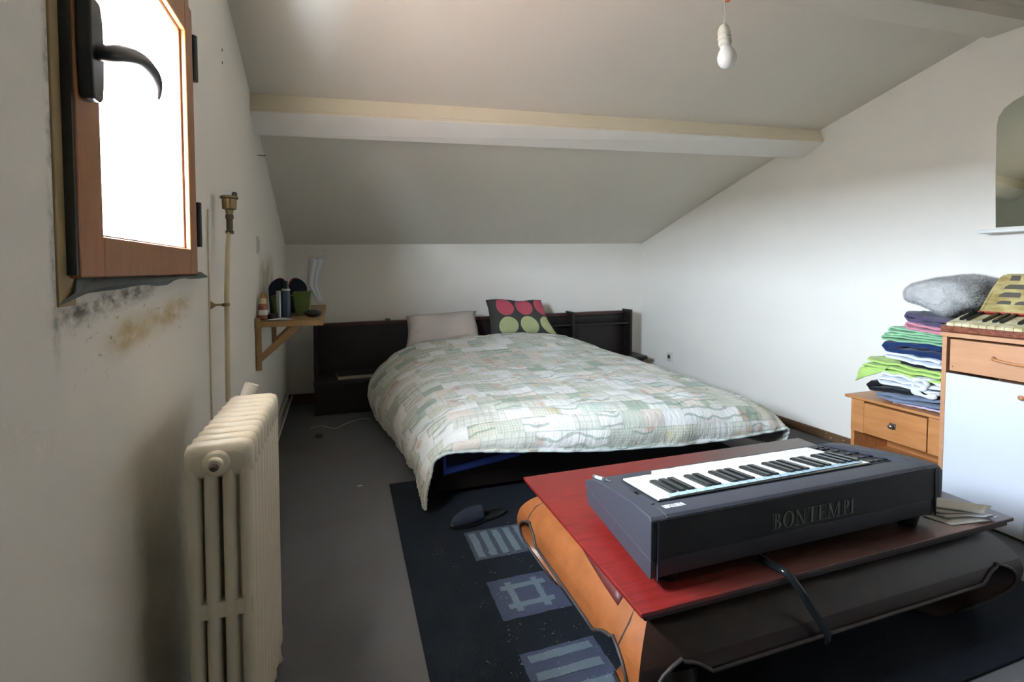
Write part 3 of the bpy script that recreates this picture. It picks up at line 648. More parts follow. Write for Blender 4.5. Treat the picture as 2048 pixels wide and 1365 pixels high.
def pillow(name, A, B, C_, D, th, m_, label, bulge=.0, nrm=(0,-1,.25)):
    """corners A top-left, B top-right, C bottom-right, D bottom-left"""
    A, B, C_, D = map(Vector, (A, B, C_, D)); nr = Vector(nrm).normalized(); n = 26
    for side in (0, 1): pass
    def surf(sg):
        G = []; UV = []
        for j in range(n+1):
            r = []; ur = []
            for i in range(n+1):
                u = i/n; v = j/n; uu = 2*u-1; vv = 2*v-1
                pin = .045*(1-abs(uu)**2)*(1 if True else 0)*abs(vv)**3*0 
                cu = u + (-.035*uu*(1-vv*vv)); cv = v + (-.05*vv*(1-uu*uu))
                cu += (.030*noise.noise(Vector((v*2.2, th*90, u*1.1))))*uu*uu; cv += (.055*noise.noise(Vector((u*2.6, th*70, v))) + .035)*vv*vv*(1 if vv > 0 else -1)*(1-uu**4)
                p = D.lerp(C_, cu).lerp(A.lerp(B, cu), cv)
                h = th*((1-uu**4)*(1-vv**4))**.5
                h *= 1 + .22*noise.noise(Vector((u*3, v*3, th*50)))
                h += .012*noise.noise(Vector((u*7, v*7, 2+th*9)))*(1-uu**4)*(1-vv**4)
                r.append(p + nr*h*sg); ur.append((u, v))
            G.append(r); UV.append(ur)
        return G, UV
    m = MB()
    for sg in (1, -1):
        G, UV = surf(sg); m.grid(G, UV)
    o = obj(name, m, m_, smooth=True)
    bm = bmesh.new(); bm.from_mesh(o.data); bmesh.ops.remove_doubles(bm, verts=bm.verts, dist=.0005); bmesh.ops.recalc_face_normals(bm, faces=bm.faces); bm.to_mesh(o.data); bm.free()
    return tag(o, label, 'pillow')
pillow('pillow', (.57,5.02,.885), (1.31,5.02,.92), (1.31,4.86,.62), (.545,4.86,.58), .115, M['pillow'], 'plain pinkish beige pillow against the headboard, left of the dotted one', nrm=(0,-1,.5))
pillow('pillow', (1.395,5.02,1.03), (2.03,5.02,1.02), (2.17,4.86,.64), (1.42,4.86,.63), .095, M['dots'], 'dark pillow with pink and olive discs against the headboard', nrm=(0,-1,.5))

# slipper
sl = thing('slipper', 'dark navy felt slipper on the rug below the bed foot', 'slipper', (.66, 2.52, RZ+.001))
def slp(u, v): # local along length u in 0..1
    return Vector((.50+.325*u, 2.47+.07*u, 0)) + Vector((-.2, 1, 0)).normalized()*v
m = MB(); n = 20; L_ = []; Rr = []
wid = lambda t: .048*math.sin(PI*min(1, max(0, t))**.75)**.6 * (1.0 - .22*math.exp(-((t-.58)/.14)**2)) + .002
G = []
for k in range(n+1):
    t = k/n; h_ = wid(t); r = []
    for (s_, z) in [(-1,.0), (-1.04,.010), (-1,.020), (0,.022), (1,.020), (1.04,.010), (1,.0)]:
        p = slp(t, s_*h_); r.append((p.x, p.y, RZ+.001+z))
    G.append(r)
obj('sole', MB().grid(G), M['black_plastic'], sl, smooth=True)
G = []
for k in range(13):
    t = .03+.52*k/12; h_ = wid(t)*.98; r = []; hh = .062*math.sin(PI*min(1,(k/12))**.6*.62)
    for q in range(9):
        a = PI*q/8; p = slp(t, -h_*math.cos(a)); r.append((p.x, p.y, RZ+.018+hh*math.sin(a)))
    G.append(r)
obj('upper', MB().grid(G), M['navy'], sl, smooth=True, solid=.006)

# ------------------------------------------------------------ pine nightstand
ns = thing('nightstand', 'orange pine nightstand with one drawer under the pile of clothes', 'nightstand', (3.43, 2.13, 0))
obj('top', MB().box(3.238, 3.63, 1.832, 2.445, .482, .502), M['pine'], ns, bevel=.008, seg=3)
obj('side_panel', MB().box(3.262, 3.60, 2.385, 2.408, 0, .482), M['pine'], ns, bevel=.002)
obj('side_panel', MB().box(3.262, 3.60, 1.848, 1.870, 0, .482), M['pine'], ns, bevel=.002)
obj('back_panel', MB().box(3.585, 3.60, 1.87, 2.385, .05, .48), M['pine'], ns)
obj('stile', MB().box(3.258, 3.275, 2.322, 2.408, .262, .482), M['pine'], ns, bevel=.002)
obj('stile', MB().box(3.258, 3.275, 1.848, 1.940, .262, .482), M['pine'], ns, bevel=.002)
obj('shelf', MB().box(3.28, 3.59, 1.87, 2.385, .10, .118), M['pine'], ns)
dr = obj('drawer', MB().box(3.252, 3.56, 1.944, 2.318, .266, .468), M['pine'], ns, bevel=.004)
kp = obj('knob_plate', MB().box(3.246, 3.253, 2.115, 2.152, .347, .385), M['pewter'], dr, bevel=.003)
obj('knob', MB().lathe([(.006,0),(.006,.010),(.013,.014),(.015,.020),(.012,.027),(.002,.029)], (3.248, 2.133, .366), (-1,0,0), 16), M['pewter'], dr, smooth=True)

# ------------------------------------------------------------ beech cabinet with white doors
cb = thing('cabinet', 'beech laminate cabinet with drawer and white doors at the right edge', 'cabinet', (3.4, 1.44, 0))
obj('top', MB().box(3.142, 3.64, 1.055, 1.826, .983, 1.006), M['beech'], cb, bevel=.002)
for y in (1.06, 1.798): obj('side_panel', MB().box(3.15, 3.63, y, y+.022, 0, .983), M['beech'], cb, bevel=.0015)
obj('back_panel', MB().box(3.62, 3.63, 1.08, 1.80, .05, .98), M['beech'], cb)
obj('plinth', MB().box(3.18, 3.20, 1.08, 1.80, 0, .075), M['beech'], cb)
dr = obj('drawer', MB().box(3.158, 3.60, 1.092, 1.786, .796, .970), M['beech'], cb, bevel=.002)
hp_ = catmull([(3.158,1.590,.893),(3.140,1.585,.893),(3.128,1.572,.892),(3.128,1.53,.886),(3.128,1.44,.882),(3.128,1.35,.886),(3.128,1.308,.892),(3.140,1.295,.893),(3.158,1.290,.893)], 4)
obj('drawer_handle', MB().tube(hp_, [.012 - .005*math.sin(PI*i/(len(hp_)-1))**.5 for i in range(len(hp_))], 10), M['handle'], dr, smooth=True)
obj('screw', MB().lathe([(.003,0),(.002,.001)], (3.158,1.772,.82), (-1,0,0), 8), M['rust'], dr)
for (a, b, kx) in [(1.444, 1.797, 1.466), (1.083, 1.436, 1.414)]:
    dd = obj('door', MB().box(3.150, 3.168, a, b, .015, .782), M['white_door'], cb, bevel=.0015)
    obj('knob', MB().lathe([(.006,0),(.006,.010),(.012,.014),(.013,.02),(.004,.025)], (3.150, kx, .722), (-1,0,0), 14), M['handle'], dd, smooth=True)

# ------------------------------------------------------------ folded clothes
def garment(name, label, cat, m_, yl, z0l, z1l, yr, z0r, z1r, x0=3.29, x1=3.60, layers=3, seed=1, amp=.014, end=None, group='pile of folded clothes on the nightstand', rn=1.0):
    rnd = random.Random(seed); C0 = []
    n = 15
    def lay(t, q):  # t 0 right..1 left, q layer centre fraction
        y = yr + (yl-yr)*t; zb_ = z0r + (z0l-z0r)*t; zt_ = z1r + (z1l-z1r)*t
        return (y, zb_ + (zt_-zb_)*q)
    hl = 1.0/layers
    for k in range(layers):
        q = (k+.5)*hl; short = 1.0 - rnd.uniform(0, .05)
        ts = [i/(n-1) for i in range(n)]
        if k % 2: ts = ts[::-1]
        for t in ts: C0.append(lay(t*short, q))
        if k < layers-1:
            e_ = short if k % 2 == 0 else 0
            y, z = lay(e_, q + .5*hl); C0.append((y + (.35*hl*(z1l-z0l) if k % 2 == 0 else -.01), z))
    th = .44*hl*((z1l-z0l)+(z1r-z0r))/2
    L = len(C0); nx = 22; top = []; bot = []
    for jx in range(nx+1):
        x = x0 + (x1-x0)*jx/nx; rt = []; rb_ = []
        ed = min(1, (jx/nx)/.07) if jx < nx/2 else min(1, (1-jx/nx)/.07)
        for i in range(L):
            a = C0[max(i-1,0)]; b = C0[min(i+1,L-1)]; dy, dz = b[0]-a[0], b[1]-a[1]; l_ = math.hypot(dy, dz) or 1
            ny, nz = -dz/l_, dy/l_
            f = noise.noise(Vector((x*9, i*.35, seed*3.1))); f2 = noise.noise(Vector((x*26, i*.9, seed)))
            y = C0[i][0] + amp*2.2*noise.noise(Vector((x*7, seed, i*.12))); z = C0[i][1] + amp*.7*f
            tt = th*(.55 + .45*ed**.5)*(1 + .35*f2)
            xx = x + amp*.9*noise.noise(Vector((i*.25, seed*7, 2))) * (1 if jx < nx/2 else -1)
            rt.append((xx, y+ny*tt, z+nz*tt)); rb_.append((xx, y-ny*tt, z-nz*tt))
        top.append(rt); bot.append(rb_)
    G = [t + b[::-1] for t, b in zip(top, bot)]
    m = MB().grid(G, wrap=True)
    for g in (G[0], G[-1]):
        m.add(g, [(i, i+1, 2*L-2-i, 2*L-1-i) for i in range(L-1)])
    o = obj(name, m, m_, smooth=True)
    return tag(o, label, cat, group)
F = fabric
garment('folded_shirt', 'lilac garment edge at the very bottom of the clothes pile', 'clothes', F('lilac_cotton', (.55,.48,.62)), 2.17,.503,.522, 1.89,.503,.53, layers=1, seed=3, x0=3.30)
garment('folded_sweater', 'grey blue marl sweater near the bottom of the clothes pile', 'clothes', F('grey_blue_marl', (.18,.215,.30), .25), 2.25,.520,.555, 1.885,.525,.603, layers=2, seed=5, x0=3.265, amp=.016)
garment('folded_trousers', 'black garment under the crumpled white one in the clothes pile', 'clothes', F('black_cotton', (.012,.012,.015)), 2.325,.545,.62, 1.89,.590,.655, layers=2, seed=8, x0=3.285, amp=.018)
garment('folded_towel', 'crumpled white garment between black and lime green clothes in the pile', 'clothes', F('white_cotton', (.74,.75,.80), .06), 2.225,.612,.705, 1.89,.610,.70, layers=3, seed=11, x0=3.262, amp=.026)
m = MB()
pts = catmull([(3.262,1.90,.615),(3.255,1.96,.600),(3.262,2.02,.620),(3.27,2.035,.665),(3.262,1.99,.690),(3.255,1.95,.670),(3.262,1.965,.64),(3.275,1.985,.655)], 6)
garment('lime_shirt', 'lime green garment draped over the crumpled white one in the pile', 'clothes', F('lime_jersey', (.47,.66,.17)), 2.34,.690,.770, 1.89,.685,.748, layers=3, seed=13, x0=3.27, amp=.02)
# lime corner hanging down at the left
tag(obj('crumpled_sock', MB().tube(pts, [.016+.008*math.sin(i*.7) for i in range(len(pts))], 9, .7), F('off_white_knit', (.74,.73,.70), .08), smooth=True), 'off-white twisted roll tucked at front of the crumpled white garment', 'clothes', 'pile of folded clothes on the nightstand')
G = []
for k in range(13):
    t = k/12; y = 2.17+.185*t
    G.append([(3.275-.012*math.sin(q*.9+k*.6), y + .010*q, .735-.035*t - q*.021*(.35+.65*t)) for q in range(6)])
tag(obj('shirt_sleeve', MB().grid(G), F('lime_jersey_sleeve', (.45,.64,.17)), smooth=True, solid=.008), 'lime green sleeve hanging at the left of the clothes pile', 'clothes', 'pile of folded clothes on the nightstand')
garment('folded_trousers', 'black garment wedge above the lime green one in the pile', 'clothes', F('black_jersey', (.010,.011,.014)), 2.12,.762,.782, 1.89,.735,.79, layers=1, seed=17, x0=3.285)
garment('folded_shirt', 'white garment with small dots below the navy one in the pile', 'clothes', F('white_dotted_cotton', (.74,.78,.85), .06), 2.225,.785,.832, 1.89,.765,.826, layers=2, seed=19, x0=3.275, amp=.014)
garment('folded_sweater', 'navy blue garment in the middle of the clothes pile', 'clothes', F('navy_jersey', (.012,.030,.10)), 2.22,.826,.905, 1.89,.820,.915, layers=2, seed=23, x0=3.27, amp=.018)
garment('folded_towel', 'pale green striped towel above the navy garment in the pile', 'clothes', F('pale_green_terry', (.25,.50,.27), .3), 2.24,.895,.952, 1.89,.905,.955, layers=3, seed=29, x0=3.272, amp=.010)
garment('folded_towel', 'second pale green towel directly below the pink garment in the pile', 'clothes', F('mint_terry', (.27,.50,.29), .3), 2.19,.950,.995, 1.89,.945,.975, layers=2, seed=31, x0=3.29, amp=.010)
garment('folded_shirt', 'dusty pink garment under the dark purple one in the pile', 'clothes', F('pink_jersey', (.55,.22,.28)), 2.09,.980,1.035, 1.87,.965,1.008, layers=2, seed=37, x0=3.28, amp=.012)
garment('folded_sweater', 'dark purple garment directly below the grey fleece in the pile', 'clothes', F('purple_knit', (.085,.065,.12)), 2.10,1.025,1.095, 1.86,1.004,1.050, layers=2, seed=41, x0=3.285, amp=.016)
# fleece blanket: thick folded throw with an open fold on the left
G = []; nx = 30
out = [(1.80,1.145),(1.846,1.120),(1.90,1.085),(1.96,1.098),(2.03,1.135),(2.085,1.150),(2.120,1.165),(2.132,1.205),(2.115,1.245),(2.06,1.275),(1.98,1.292),(1.92,1.302),(1.86,1.294),(1.81,1.282),(1.785,1.262),(1.777,1.22),(1.78,1.165)]
nt = 12
prof = catmull(out + [out[0]], 5)[:-1]
cyy = sum(p[0] for p in prof)/len(prof); czz = sum(p[1] for p in prof)/len(prof)
for jx in range(nx+1):
    t = jx/nx; x = 3.245+.36*t; e_ = .42+.58*(1-max(0, 1-t/.24)**2)**.5 if t < .24 else 1-.12*max(0, (t-.88)/.12)**2; r = []
    for i, (y, z) in enumerate(prof):
        d = .008*noise.noise(Vector((x*14, y*14, z*14))) + .003*noise.noise(Vector((x*80, y*80, z*80)))
        r.append((x + .015*noise.noise(Vector((y*8, z*8, 3))), cyy+(y-cyy)*e_ + d, czz+(z-czz)*e_ + d + .02*t*(z > 1.2)))
    G.append(r)
m = MB().grid(G, wrap=True)
for g in (G[0], G[-1]):
    c_ = (sum(p[0] for p in g)/len(g), cyy, czz); m.add(g + [c_], [(i, (i+1) % len(g), len(g)) for i in range(len(g))])
fl = thing('fleece_blanket', 'fluffy grey fleece throw folded on top of the clothes pile', 'blanket', (3.43, 1.92, 1.07))
obj('throw', m, M['fleece'], fl, smooth=True)
obj('fold_shade', MB().tube([(3.300,2.108,1.190),(3.292,2.092,1.176),(3.288,2.075,1.168)], [.010,.016,.009], 10, .6), M['navy'], fl, smooth=True)  # dark lump standing for the shade inside the fold
# fur fibres
rf = random.Random(5); m = MB()
for k in range(20000):
    jx = rf.randrange(nx); i = rf.randrange(len(prof)); p = Vector(G[jx][i]).lerp(Vector(G[jx+1][(i+1) % len(prof)]), rf.random())
    nr = Vector((-.22*max(0, 1-jx/7)**.7, p.y-cyy, (p.z-czz)*1.8)).normalized() + Vector((rf.gauss(0,.5), rf.gauss(0,.5), rf.gauss(0,.5)))
    nr.normalize(); sd = nr.orthogonal().normalized()*.0009; l_ = rf.uniform(.008, .018)
    m.add([p-sd, p+sd, p+nr*l_], [(0,1,2)])
o = obj('fibres', m, M['fleece'], fl, recalc=False); o['kind'] = 'stuff'

# ------------------------------------------------------------ accordion
ac = thing('accordion', 'old piano accordion with gold pearloid grille lying on the cabinet', 'accordion', (3.35, 1.45, 1.006))
AX = lambda x, y, z: (x, y, z)
obj('case', MB().prism([(3.165,1.008),(3.165,1.038),(3.19,1.046),(3.36,1.092),(3.56,1.10),(3.56,1.008)], lambda a, b, d: (a, d, b), 1.05, 1.842), M['pearl_red'], ac, bevel=.006)
obj('keybed', MB().prism([(3.185,1.040),(3.352,1.088),(3.352,1.082),(3.185,1.034)], lambda a, b, d: (a, d, b), 1.07, 1.822), M['black_plastic'], ac)
kp0 = None; kw = .0365; nk = 20
def akey(i):
    y1 = 1.818 - i*kw; y0 = y1-kw+.0016
    return MB().prism([(3.176,1.040),(3.176,1.056),(3.182,1.060),(3.350,1.105),(3.350,1.088)], lambda a, b, d: (a, d, b), y0, y1)
for i in range(nk): obj('white_key', akey(i), M['pearl_key'], ac, bevel=.0015)
for i in range(nk-1):
    if i % 7 in (2, 6): continue
    yc = 1.818-(i+1)*kw + (.003 if i % 2 else -.003)
    obj('black_key', MB().prism([(3.228,1.072),(3.232,1.086),(3.350,1.121),(3.350,1.10)], lambda a, b, d: (a, d, b), yc-.009, yc+.009), M['ebony'], ac, bevel=.002)
# tilted grille
gx0, gz0, gx1, gz1 = 3.352, 1.122, 3.455, 1.335
def GR(y, t, off=0.):
    L_ = math.hypot(gx1-gx0, gz1-gz0); nx_, nz_ = -(gz1-gz0)/L_, (gx1-gx0)/L_
    return (gx0+(gx1-gx0)*t + nx_*off, y, gz0+(gz1-gz0)*t + nz_*off)
poly = [(1.765,0),(1.745,.55),(1.725,.86),(1.712,.94),(1.690,.975),(1.10,.975),(1.07,.9),(1.05,0)]
gr = obj('grille_cover', MB().prism(poly, lambda a, b, d: GR(a, b, d), -.03, 0), M['pearl'], ac, bevel=.004)
obj('grille_edge', MB().prism([(a-.004 if a > 1.4 else a+.004, b) for a, b in [(1.735,.80),(1.716,.95),(1.690,1.0),(1.10,1.0),(1.07,.9)]] , lambda a, b, d: GR(a, b, d), -.06, -.012), M['black_plastic'], ac, bevel=.003)
obj('red_strip', MB().prism([(1.768,-.03),(1.768,.0),(1.05,.0),(1.05,-.03)], lambda a, b, d: GR(a, b, d), -.03, .001), M['red_trim'], ac)
for (r0, r1, spans) in [(.80,.93,[(1.632,1.676),(1.585,1.612),(1.535,1.56),(1.44,1.51)]), (.585,.70,[(1.60,1.688),(1.44,1.578)]), (.38,.50,[(1.608,1.70),(1.44,1.588)]), (.20,.29,[(1.638,1.70),(1.50,1.622)])]:
    for (a, b) in spans:
        h = r1-r0
        po_ = [(a, r0), (b, r0), (b-.004, r0+h*.55), (b-.022 if b-a > .05 else b-.003, r1), (a+.004, r1), (a, r1-h*.3)]
        obj('grille_slot', MB().prism(po_, lambda p, q, d: GR(p, q, d), -.002, .0008), M['mesh_grille'], gr)
obj('register_switch', MB().prism([(1.752,.03),(1.735,.50),(1.730,.50),(1.747,.03)], lambda a, b, d: GR(a, b, d), 0, .003), M['pearl'], gr)

# ------------------------------------------------------------ coffee table
TX0, TX1, TY0, TY1 = .762, 2.42, 1.138, 2.09
RZ = .0128
tb = thing('coffee_table', 'low mahogany opium style coffee table with curved legs under the keyboard', 'coffee table', (1.59, 1.61, RZ))
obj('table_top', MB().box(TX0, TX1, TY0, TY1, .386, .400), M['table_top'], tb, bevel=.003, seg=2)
obj('under_moulding', MB().box(TX0+.018, TX1-.018, TY0+.010, TY1-.018, .366, .387), M['table_shaded'], tb, bevel=.004)
OFF = [(.0,-.085),(.04,-.045),(.08,-.015),(.12,.008),(.16,.020),(.20,.024),(.25,.012),(.29,-.015),(.32,-.045),(.345,-.085),(.37,-.14)]
def off(z):
    for (a, b), (c, d) in zip(OFF, OFF[1:]):
        if z <= c: return b + (d-b)*(z-a)/(c-a)
    return OFF[-1][1]
for _ in range(1):
    zs_ = [k*.01 for k in range(38)]; vv = [off(z) for z in zs_]
    for r_ in range(2): vv = [vv[0]] + [(vv[i-1]+2*vv[i]+vv[i+1])/4 for i in range(1, 37)] + [vv[-1]]
def off(z, vv=vv):
    z = max(0, min(.37, z)); i = min(36, int(z/.01)); t = z/.01-i; return vv[i]*(1-t)+vv[min(37, i+1)]*t
INN = [(.0,.205),(.03,.192),(.055,.150),(.08,.092),(.11,.058),(.15,.044),(.19,.052),(.22,.078),(.235,.105),(.242,.135)]
OUTR = [(.195,.240),(.205,.226),(.220,.205),(.235,.170),(.242,.135)]
def lerpt(T, z):
    for (a, b), (c, d) in zip(T, T[1:]):
        if z <= c: return b + (d-b)*max(0, z-a)/(c-a)
    return T[-1][1]
def side(which):
    x0, x1, y0, y1 = TX0, TX1, TY0, TY1
    L_ = (y1-y0) if which in 'lr' else (x1-x0)
    def P(a, z, e=0.):
        o_ = off(z)+e; z = RZ + z*(.37-RZ)/.37; q = -o_ + a*(L_+2*o_)/L_
        if which == 'l': return (x0-o_, y0+q, z)
        if which == 'r': return (x1+o_, y0+q, z)
        if which == 'n': return (x0+q, y0-o_, z)
        return (x0+q, y1+o_, z)
    def patch(m, zs, A, B, n=8, t_=.10):
        G = [[P(A(z) + (B(z)-A(z))*i/n, z) for i in range(n+1)] + [P(A(z) + (B(z)-A(z))*i/n, z, -t_) for i in range(n, -1, -1)] for z in zs]
        m.grid(G, wrap=True)
        for g in (G[0], G[-1]): m.add(g, [(i, i+1, 2*n-i, 2*n+1-i) for i in range(n)])
    m = MB(); za = [i*.242/16 for i in range(17)]; zt_ = [.242+(.37-.242)*i/10 for i in range(11)]
    leg1 = MB(); patch(leg1, za, lambda z: 0, lambda z: lerpt(INN, z)); patch(leg1, zt_, lambda z: 0, lambda z: .135)
    leg2 = MB(); patch(leg2, za, lambda z: L_-lerpt(INN, z), lambda z: L_); patch(leg2, zt_, lambda z: L_-.135, lambda z: L_)
    zc = [.195, .205, .215, .225, .235, .242]
    ap = MB(); patch(ap, zc, lambda z: lerpt(OUTR, z), lambda z: L_-lerpt(OUTR, z), 16, .022); patch(ap, zt_, lambda z: .135, lambda z: L_-.135, 16, .022)
    bead = [P(lerpt(INN, z), z, .004) for z in [.03,.06,.09,.12,.15,.18,.20,.22,.235]] + [P(.137,.2475,.004)] + [P(lerpt(OUTR, z), z, .004) for z in (.240,.232,.222,.21,.196)] + [P(.24+(L_-.48)*k/10, .194, .004) for k in range(11)] + \
           [P(L_-lerpt(OUTR, z), z, .004) for z in (.196,.21,.222,.232,.240)] + [P(L_-.137,.2475,.004)] + [P(L_-lerpt(INN, z), z, .004) for z in [.235,.22,.20,.18,.15,.12,.09,.06,.03]]
    return leg1, ap, leg2, bead, P, L_
for w_ in 'lnrf':
    leg1, ap, leg2, bead, P, L_ = side(w_)
    mb_ = M['table_body'] if w_ == 'l' else M['table_shaded']
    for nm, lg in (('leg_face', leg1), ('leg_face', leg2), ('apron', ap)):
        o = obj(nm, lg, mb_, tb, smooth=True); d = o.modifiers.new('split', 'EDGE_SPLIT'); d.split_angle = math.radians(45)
    obj('bead_moulding', MB().tube(bead, .0058, 6), M['moulding'], tb, smooth=True)
    if w_ == 'l':
        for s_ in (0, 1):
            q = [(.055,.366),(.062,.34),(.078,.30),(.096,.265),(.108,.238)]
            obj('joint', MB().tube([P(a if s_ == 0 else L_-a, z, .0008) for a, z in q], .0030, 5), M['moulding'], tb)
        G = [[P(.15+.72*k/20 - .012*(1-(q/2-1)**2)*(k == 0), .372-.068*(q/4)*(1-.80*(k/20)**1.2), .0015) for q in range(5)] for k in range(21)]
        obj('red_stained_strip', MB().grid(G), M['red_stain'], tb, smooth=True, solid=.003)
for (x, y) in [(TX0, TY0), (TX1, TY0), (TX0, TY1), (TX1, TY1)]:
    sx = 1 if x < 1.5 else -1; sy = 1 if y < 1.5 else -1
    a, b = sorted([x+sx*.09, x+sx*.19]); c, d = sorted([y+sy*.09, y+sy*.18])
    obj('foot_block', MB().box(a, b, c, d, RZ+.001, RZ+.03), M['dark_wood'], tb, bevel=.003)

# ------------------------------------------------------------ electronic keyboard
kb = thing('electronic_keyboard', 'charcoal electronic keyboard with ivory keys lying on the coffee table', 'keyboard', (1.45, 1.45, .401))
def K(x, y, z): return (x + .10*(y-1.2), y, z)
zd = lambda y: .617 - .16*(y-1.2)
KX0, KX1 = .835, 2.078
pr_ = lambda pf, a, b: MB().prism(pf, lambda p, q, d: K(d, p, q), a, b)
obj('lower_shell', pr_([(1.212,.436),(1.207,.445),(1.206,.4965),(1.716,.4965),(1.712,.46),(1.700,.436)], KX0+.002, KX1+.004), M['kb'], kb, bevel=.003)
cheek = [(1.203,.499),(1.203,.616),(1.212,.624),(1.26,.622),(1.33,.615),(1.44,.597),(1.546,.579),(1.62,.561),(1.665,.547),(1.712,.524),(1.722,.512),(1.722,.499)]
obj('side_cheek', pr_(cheek, KX0, KX0+.055), M['kb'], kb, bevel=.003)
m = MB(); G = []
for (x, s_) in [(KX1-.055, 1), (KX1-.01, 1), (KX1+.018, .97), (KX1+.030, .86), (KX1+.030, .6)]:
    G.append([K(x, y, .499+(z-.499)*s_ + (.0)) for y, z in cheek])
m.grid(G, wrap=True); m.add(G[0], [tuple(range(len(cheek)))]); m.add(G[-1], [tuple(range(len(cheek)))])
obj('side_cheek', m, M['kb'], kb, bevel=.002)
deck = [(1.204,.499),(1.204,.617),(1.212,.625),(1.235,.625),(1.290,.618),(1.298,.604),(1.312,.601),(1.322,zd(1.322)),(1.66,zd(1.66)-.002),(1.702,.530),(1.712,.515),(1.712,.499)]
obj('top_shell', pr_(deck, KX0+.055, KX1-.055), M['kb'], kb, bevel=.002)
obj('back_panel', MB().hexa([K(KX0+.004,1.2025,.500),K(KX1+.020,1.2025,.500),K(KX1+.020,1.206,.500),K(KX0+.004,1.206,.500),K(KX0+.004,1.2015,.614),K(KX1+.008,1.2015,.614),K(KX1+.008,1.206,.614),K(KX0+.004,1.206,.614)]), M['kb_dark'], kb)
for (x, dx) in [(KX0+.022, .006), (KX1-.004, -.010)]:
    obj('corner_fin', MB().prism([(x-dx*.1,.612),(x+dx,.600),(x+dx*.5,.500),(x,.436)], lambda a, b, d: (a, d, b), 1.1985, 1.2055), M['kb'], kb)
for (x, y) in [(.93,1.26),(1.98,1.24),(.95,1.64),(2.0,1.64)]:
    obj('foot', MB().lathe([(.030,.401),(.036,.438)], (*K(x,y,0)[:2], 0), (0,0,1), 16), M['black_plastic'], kb)
obj('well', MB().hexa([K(.94,1.335,zd(1.335)+.001),K(1.912,1.335,zd(1.335)+.001),K(1.912,1.602,zd(1.602)+.001),K(.94,1.602,zd(1.602)+.001),K(.94,1.335,zd(1.335)+.004),K(1.912,1.335,zd(1.335)+.004),K(1.912,1.602,zd(1.602)+.004),K(.94,1.602,zd(1.602)+.004)]), M['black_plastic'], kb)
p_ = (1.908-.945)/26
for i in range(26):
    a = .945+i*p_; b = a+p_-.0016; yf = 1.600 if i < 4 else (1.640 if i < 25 else 1.64)
    j_ = random.uniform(-.0006, .0008); zt0, zt1 = zd(1.34)+.009+j_, zd(yf)+.009+j_
    obj('white_key', MB().hexa([K(a,1.34,zt0-.012),K(b,1.34,zt0-.012),K(b,yf,zt1-.014),K(a,yf,zt1-.014),K(a,1.34,zt0),K(b,1.34,zt0),K(b,yf,zt1),K(a,yf,zt1)]), M['ivory'], kb, bevel=.0012)
for i in (1,2,3,5,6,8,9,10,12,13,15,16,17,19,20,22,23,24):
    c_ = .945+(i+1)*p_; a, b = c_-.0105, c_+.0105; y0, y1 = 1.362, 1.515
    obj('black_key', MB().prism([(y0,zd(y0)+.005),(y0,zd(y0)+.020),(y1-.018,zd(y1)+.024),(y1-.004,zd(y1)+.018),(y1,zd(y1)+.005)], lambda p, q, d: K(d, p, q), a, b), M['ebony'], kb, bevel=.002)
G = [[K(.985+.885*k/20, 1.333+.010*k/20+q*.028, zd(1.333+.01*k/20+q*.028)+.0125) for q in (0, 1)] for k in range(21)]
st = obj('label_strip', MB().grid(G), M['strip'], kb, solid=.0012)
for k in range(1, 24):
    x = .985+.885*k/24; y = 1.333+.010*k/24
    obj('tick', MB().hexa([K(x,y+.002,zd(y)+.0120),K(x+.0012,y+.002,zd(y)+.0120),K(x+.0012,y+.014,zd(y+.014)+.0120),K(x,y+.014,zd(y+.014)+.0120),K(x,y+.002,zd(y)+.0136),K(x+.0012,y+.002,zd(y)+.0136),K(x+.0012,y+.014,zd(y+.014)+.0136),K(x,y+.014,zd(y+.014)+.0136)]), M['kb'], st)
def btn(x0, x1, y0, y1, h=.006, mm=None):
    z0, z1 = zd(y0), zd(y1)
    return obj('button', MB().hexa([K(x0,y0,z0-.004),K(x1,y0,z0-.004),K(x1,y1,z1-.004),K(x0,y1,z1-.004),K(x0,y0,z0+h),K(x1,y0,z0+h),K(x1,y1,z1+h),K(x0,y1,z1+h)]), mm or M['kb_btn'], kb, bevel=.001)
for r in range(4):
    for c_ in range(3 if r < 3 else 2): btn(1.925+c_*.036, 1.950+c_*.036, 1.352+r*.062, 1.374+r*.062, .006)
for r in range(2):
    for c_ in range(2): btn(1.923+c_*.030, 1.943+c_*.030, 1.575+r*.03, 1.592+r*.03, .010)
obj('control_panel', MB().hexa([K(1.917,1.338,zd(1.338)+.0),K(2.035,1.338,zd(1.338)+.0),K(2.035,1.66,zd(1.66)+.0),K(1.917,1.66,zd(1.66)+.0),K(1.917,1.338,zd(1.338)+.0015),K(2.035,1.338,zd(1.338)+.0015),K(2.035,1.66,zd(1.66)+.0015),K(1.917,1.66,zd(1.66)+.0015)]), M['kb_dark'], kb)
obj('power_switch', MB().hexa([K(.900,1.435,zd(1.435)),K(.921,1.435,zd(1.435)),K(.921,1.49,zd(1.49)),K(.900,1.49,zd(1.49)),K(.902,1.437,zd(1.435)+.010),K(.919,1.437,zd(1.435)+.010),K(.919,1.488,zd(1.49)+.010),K(.902,1.488,zd(1.49)+.010)]), M['kb_btn'], kb, bevel=.001)
obj('notch', MB().hexa([K(.886,1.288,.612),K(.898,1.288,.612),K(.898,1.306,.606),K(.886,1.306,.606),K(.886,1.288,.6215),K(.898,1.288,.6215),K(.898,1.306,.6155),K(.886,1.306,.6155)]), M['black_plastic'], kb)
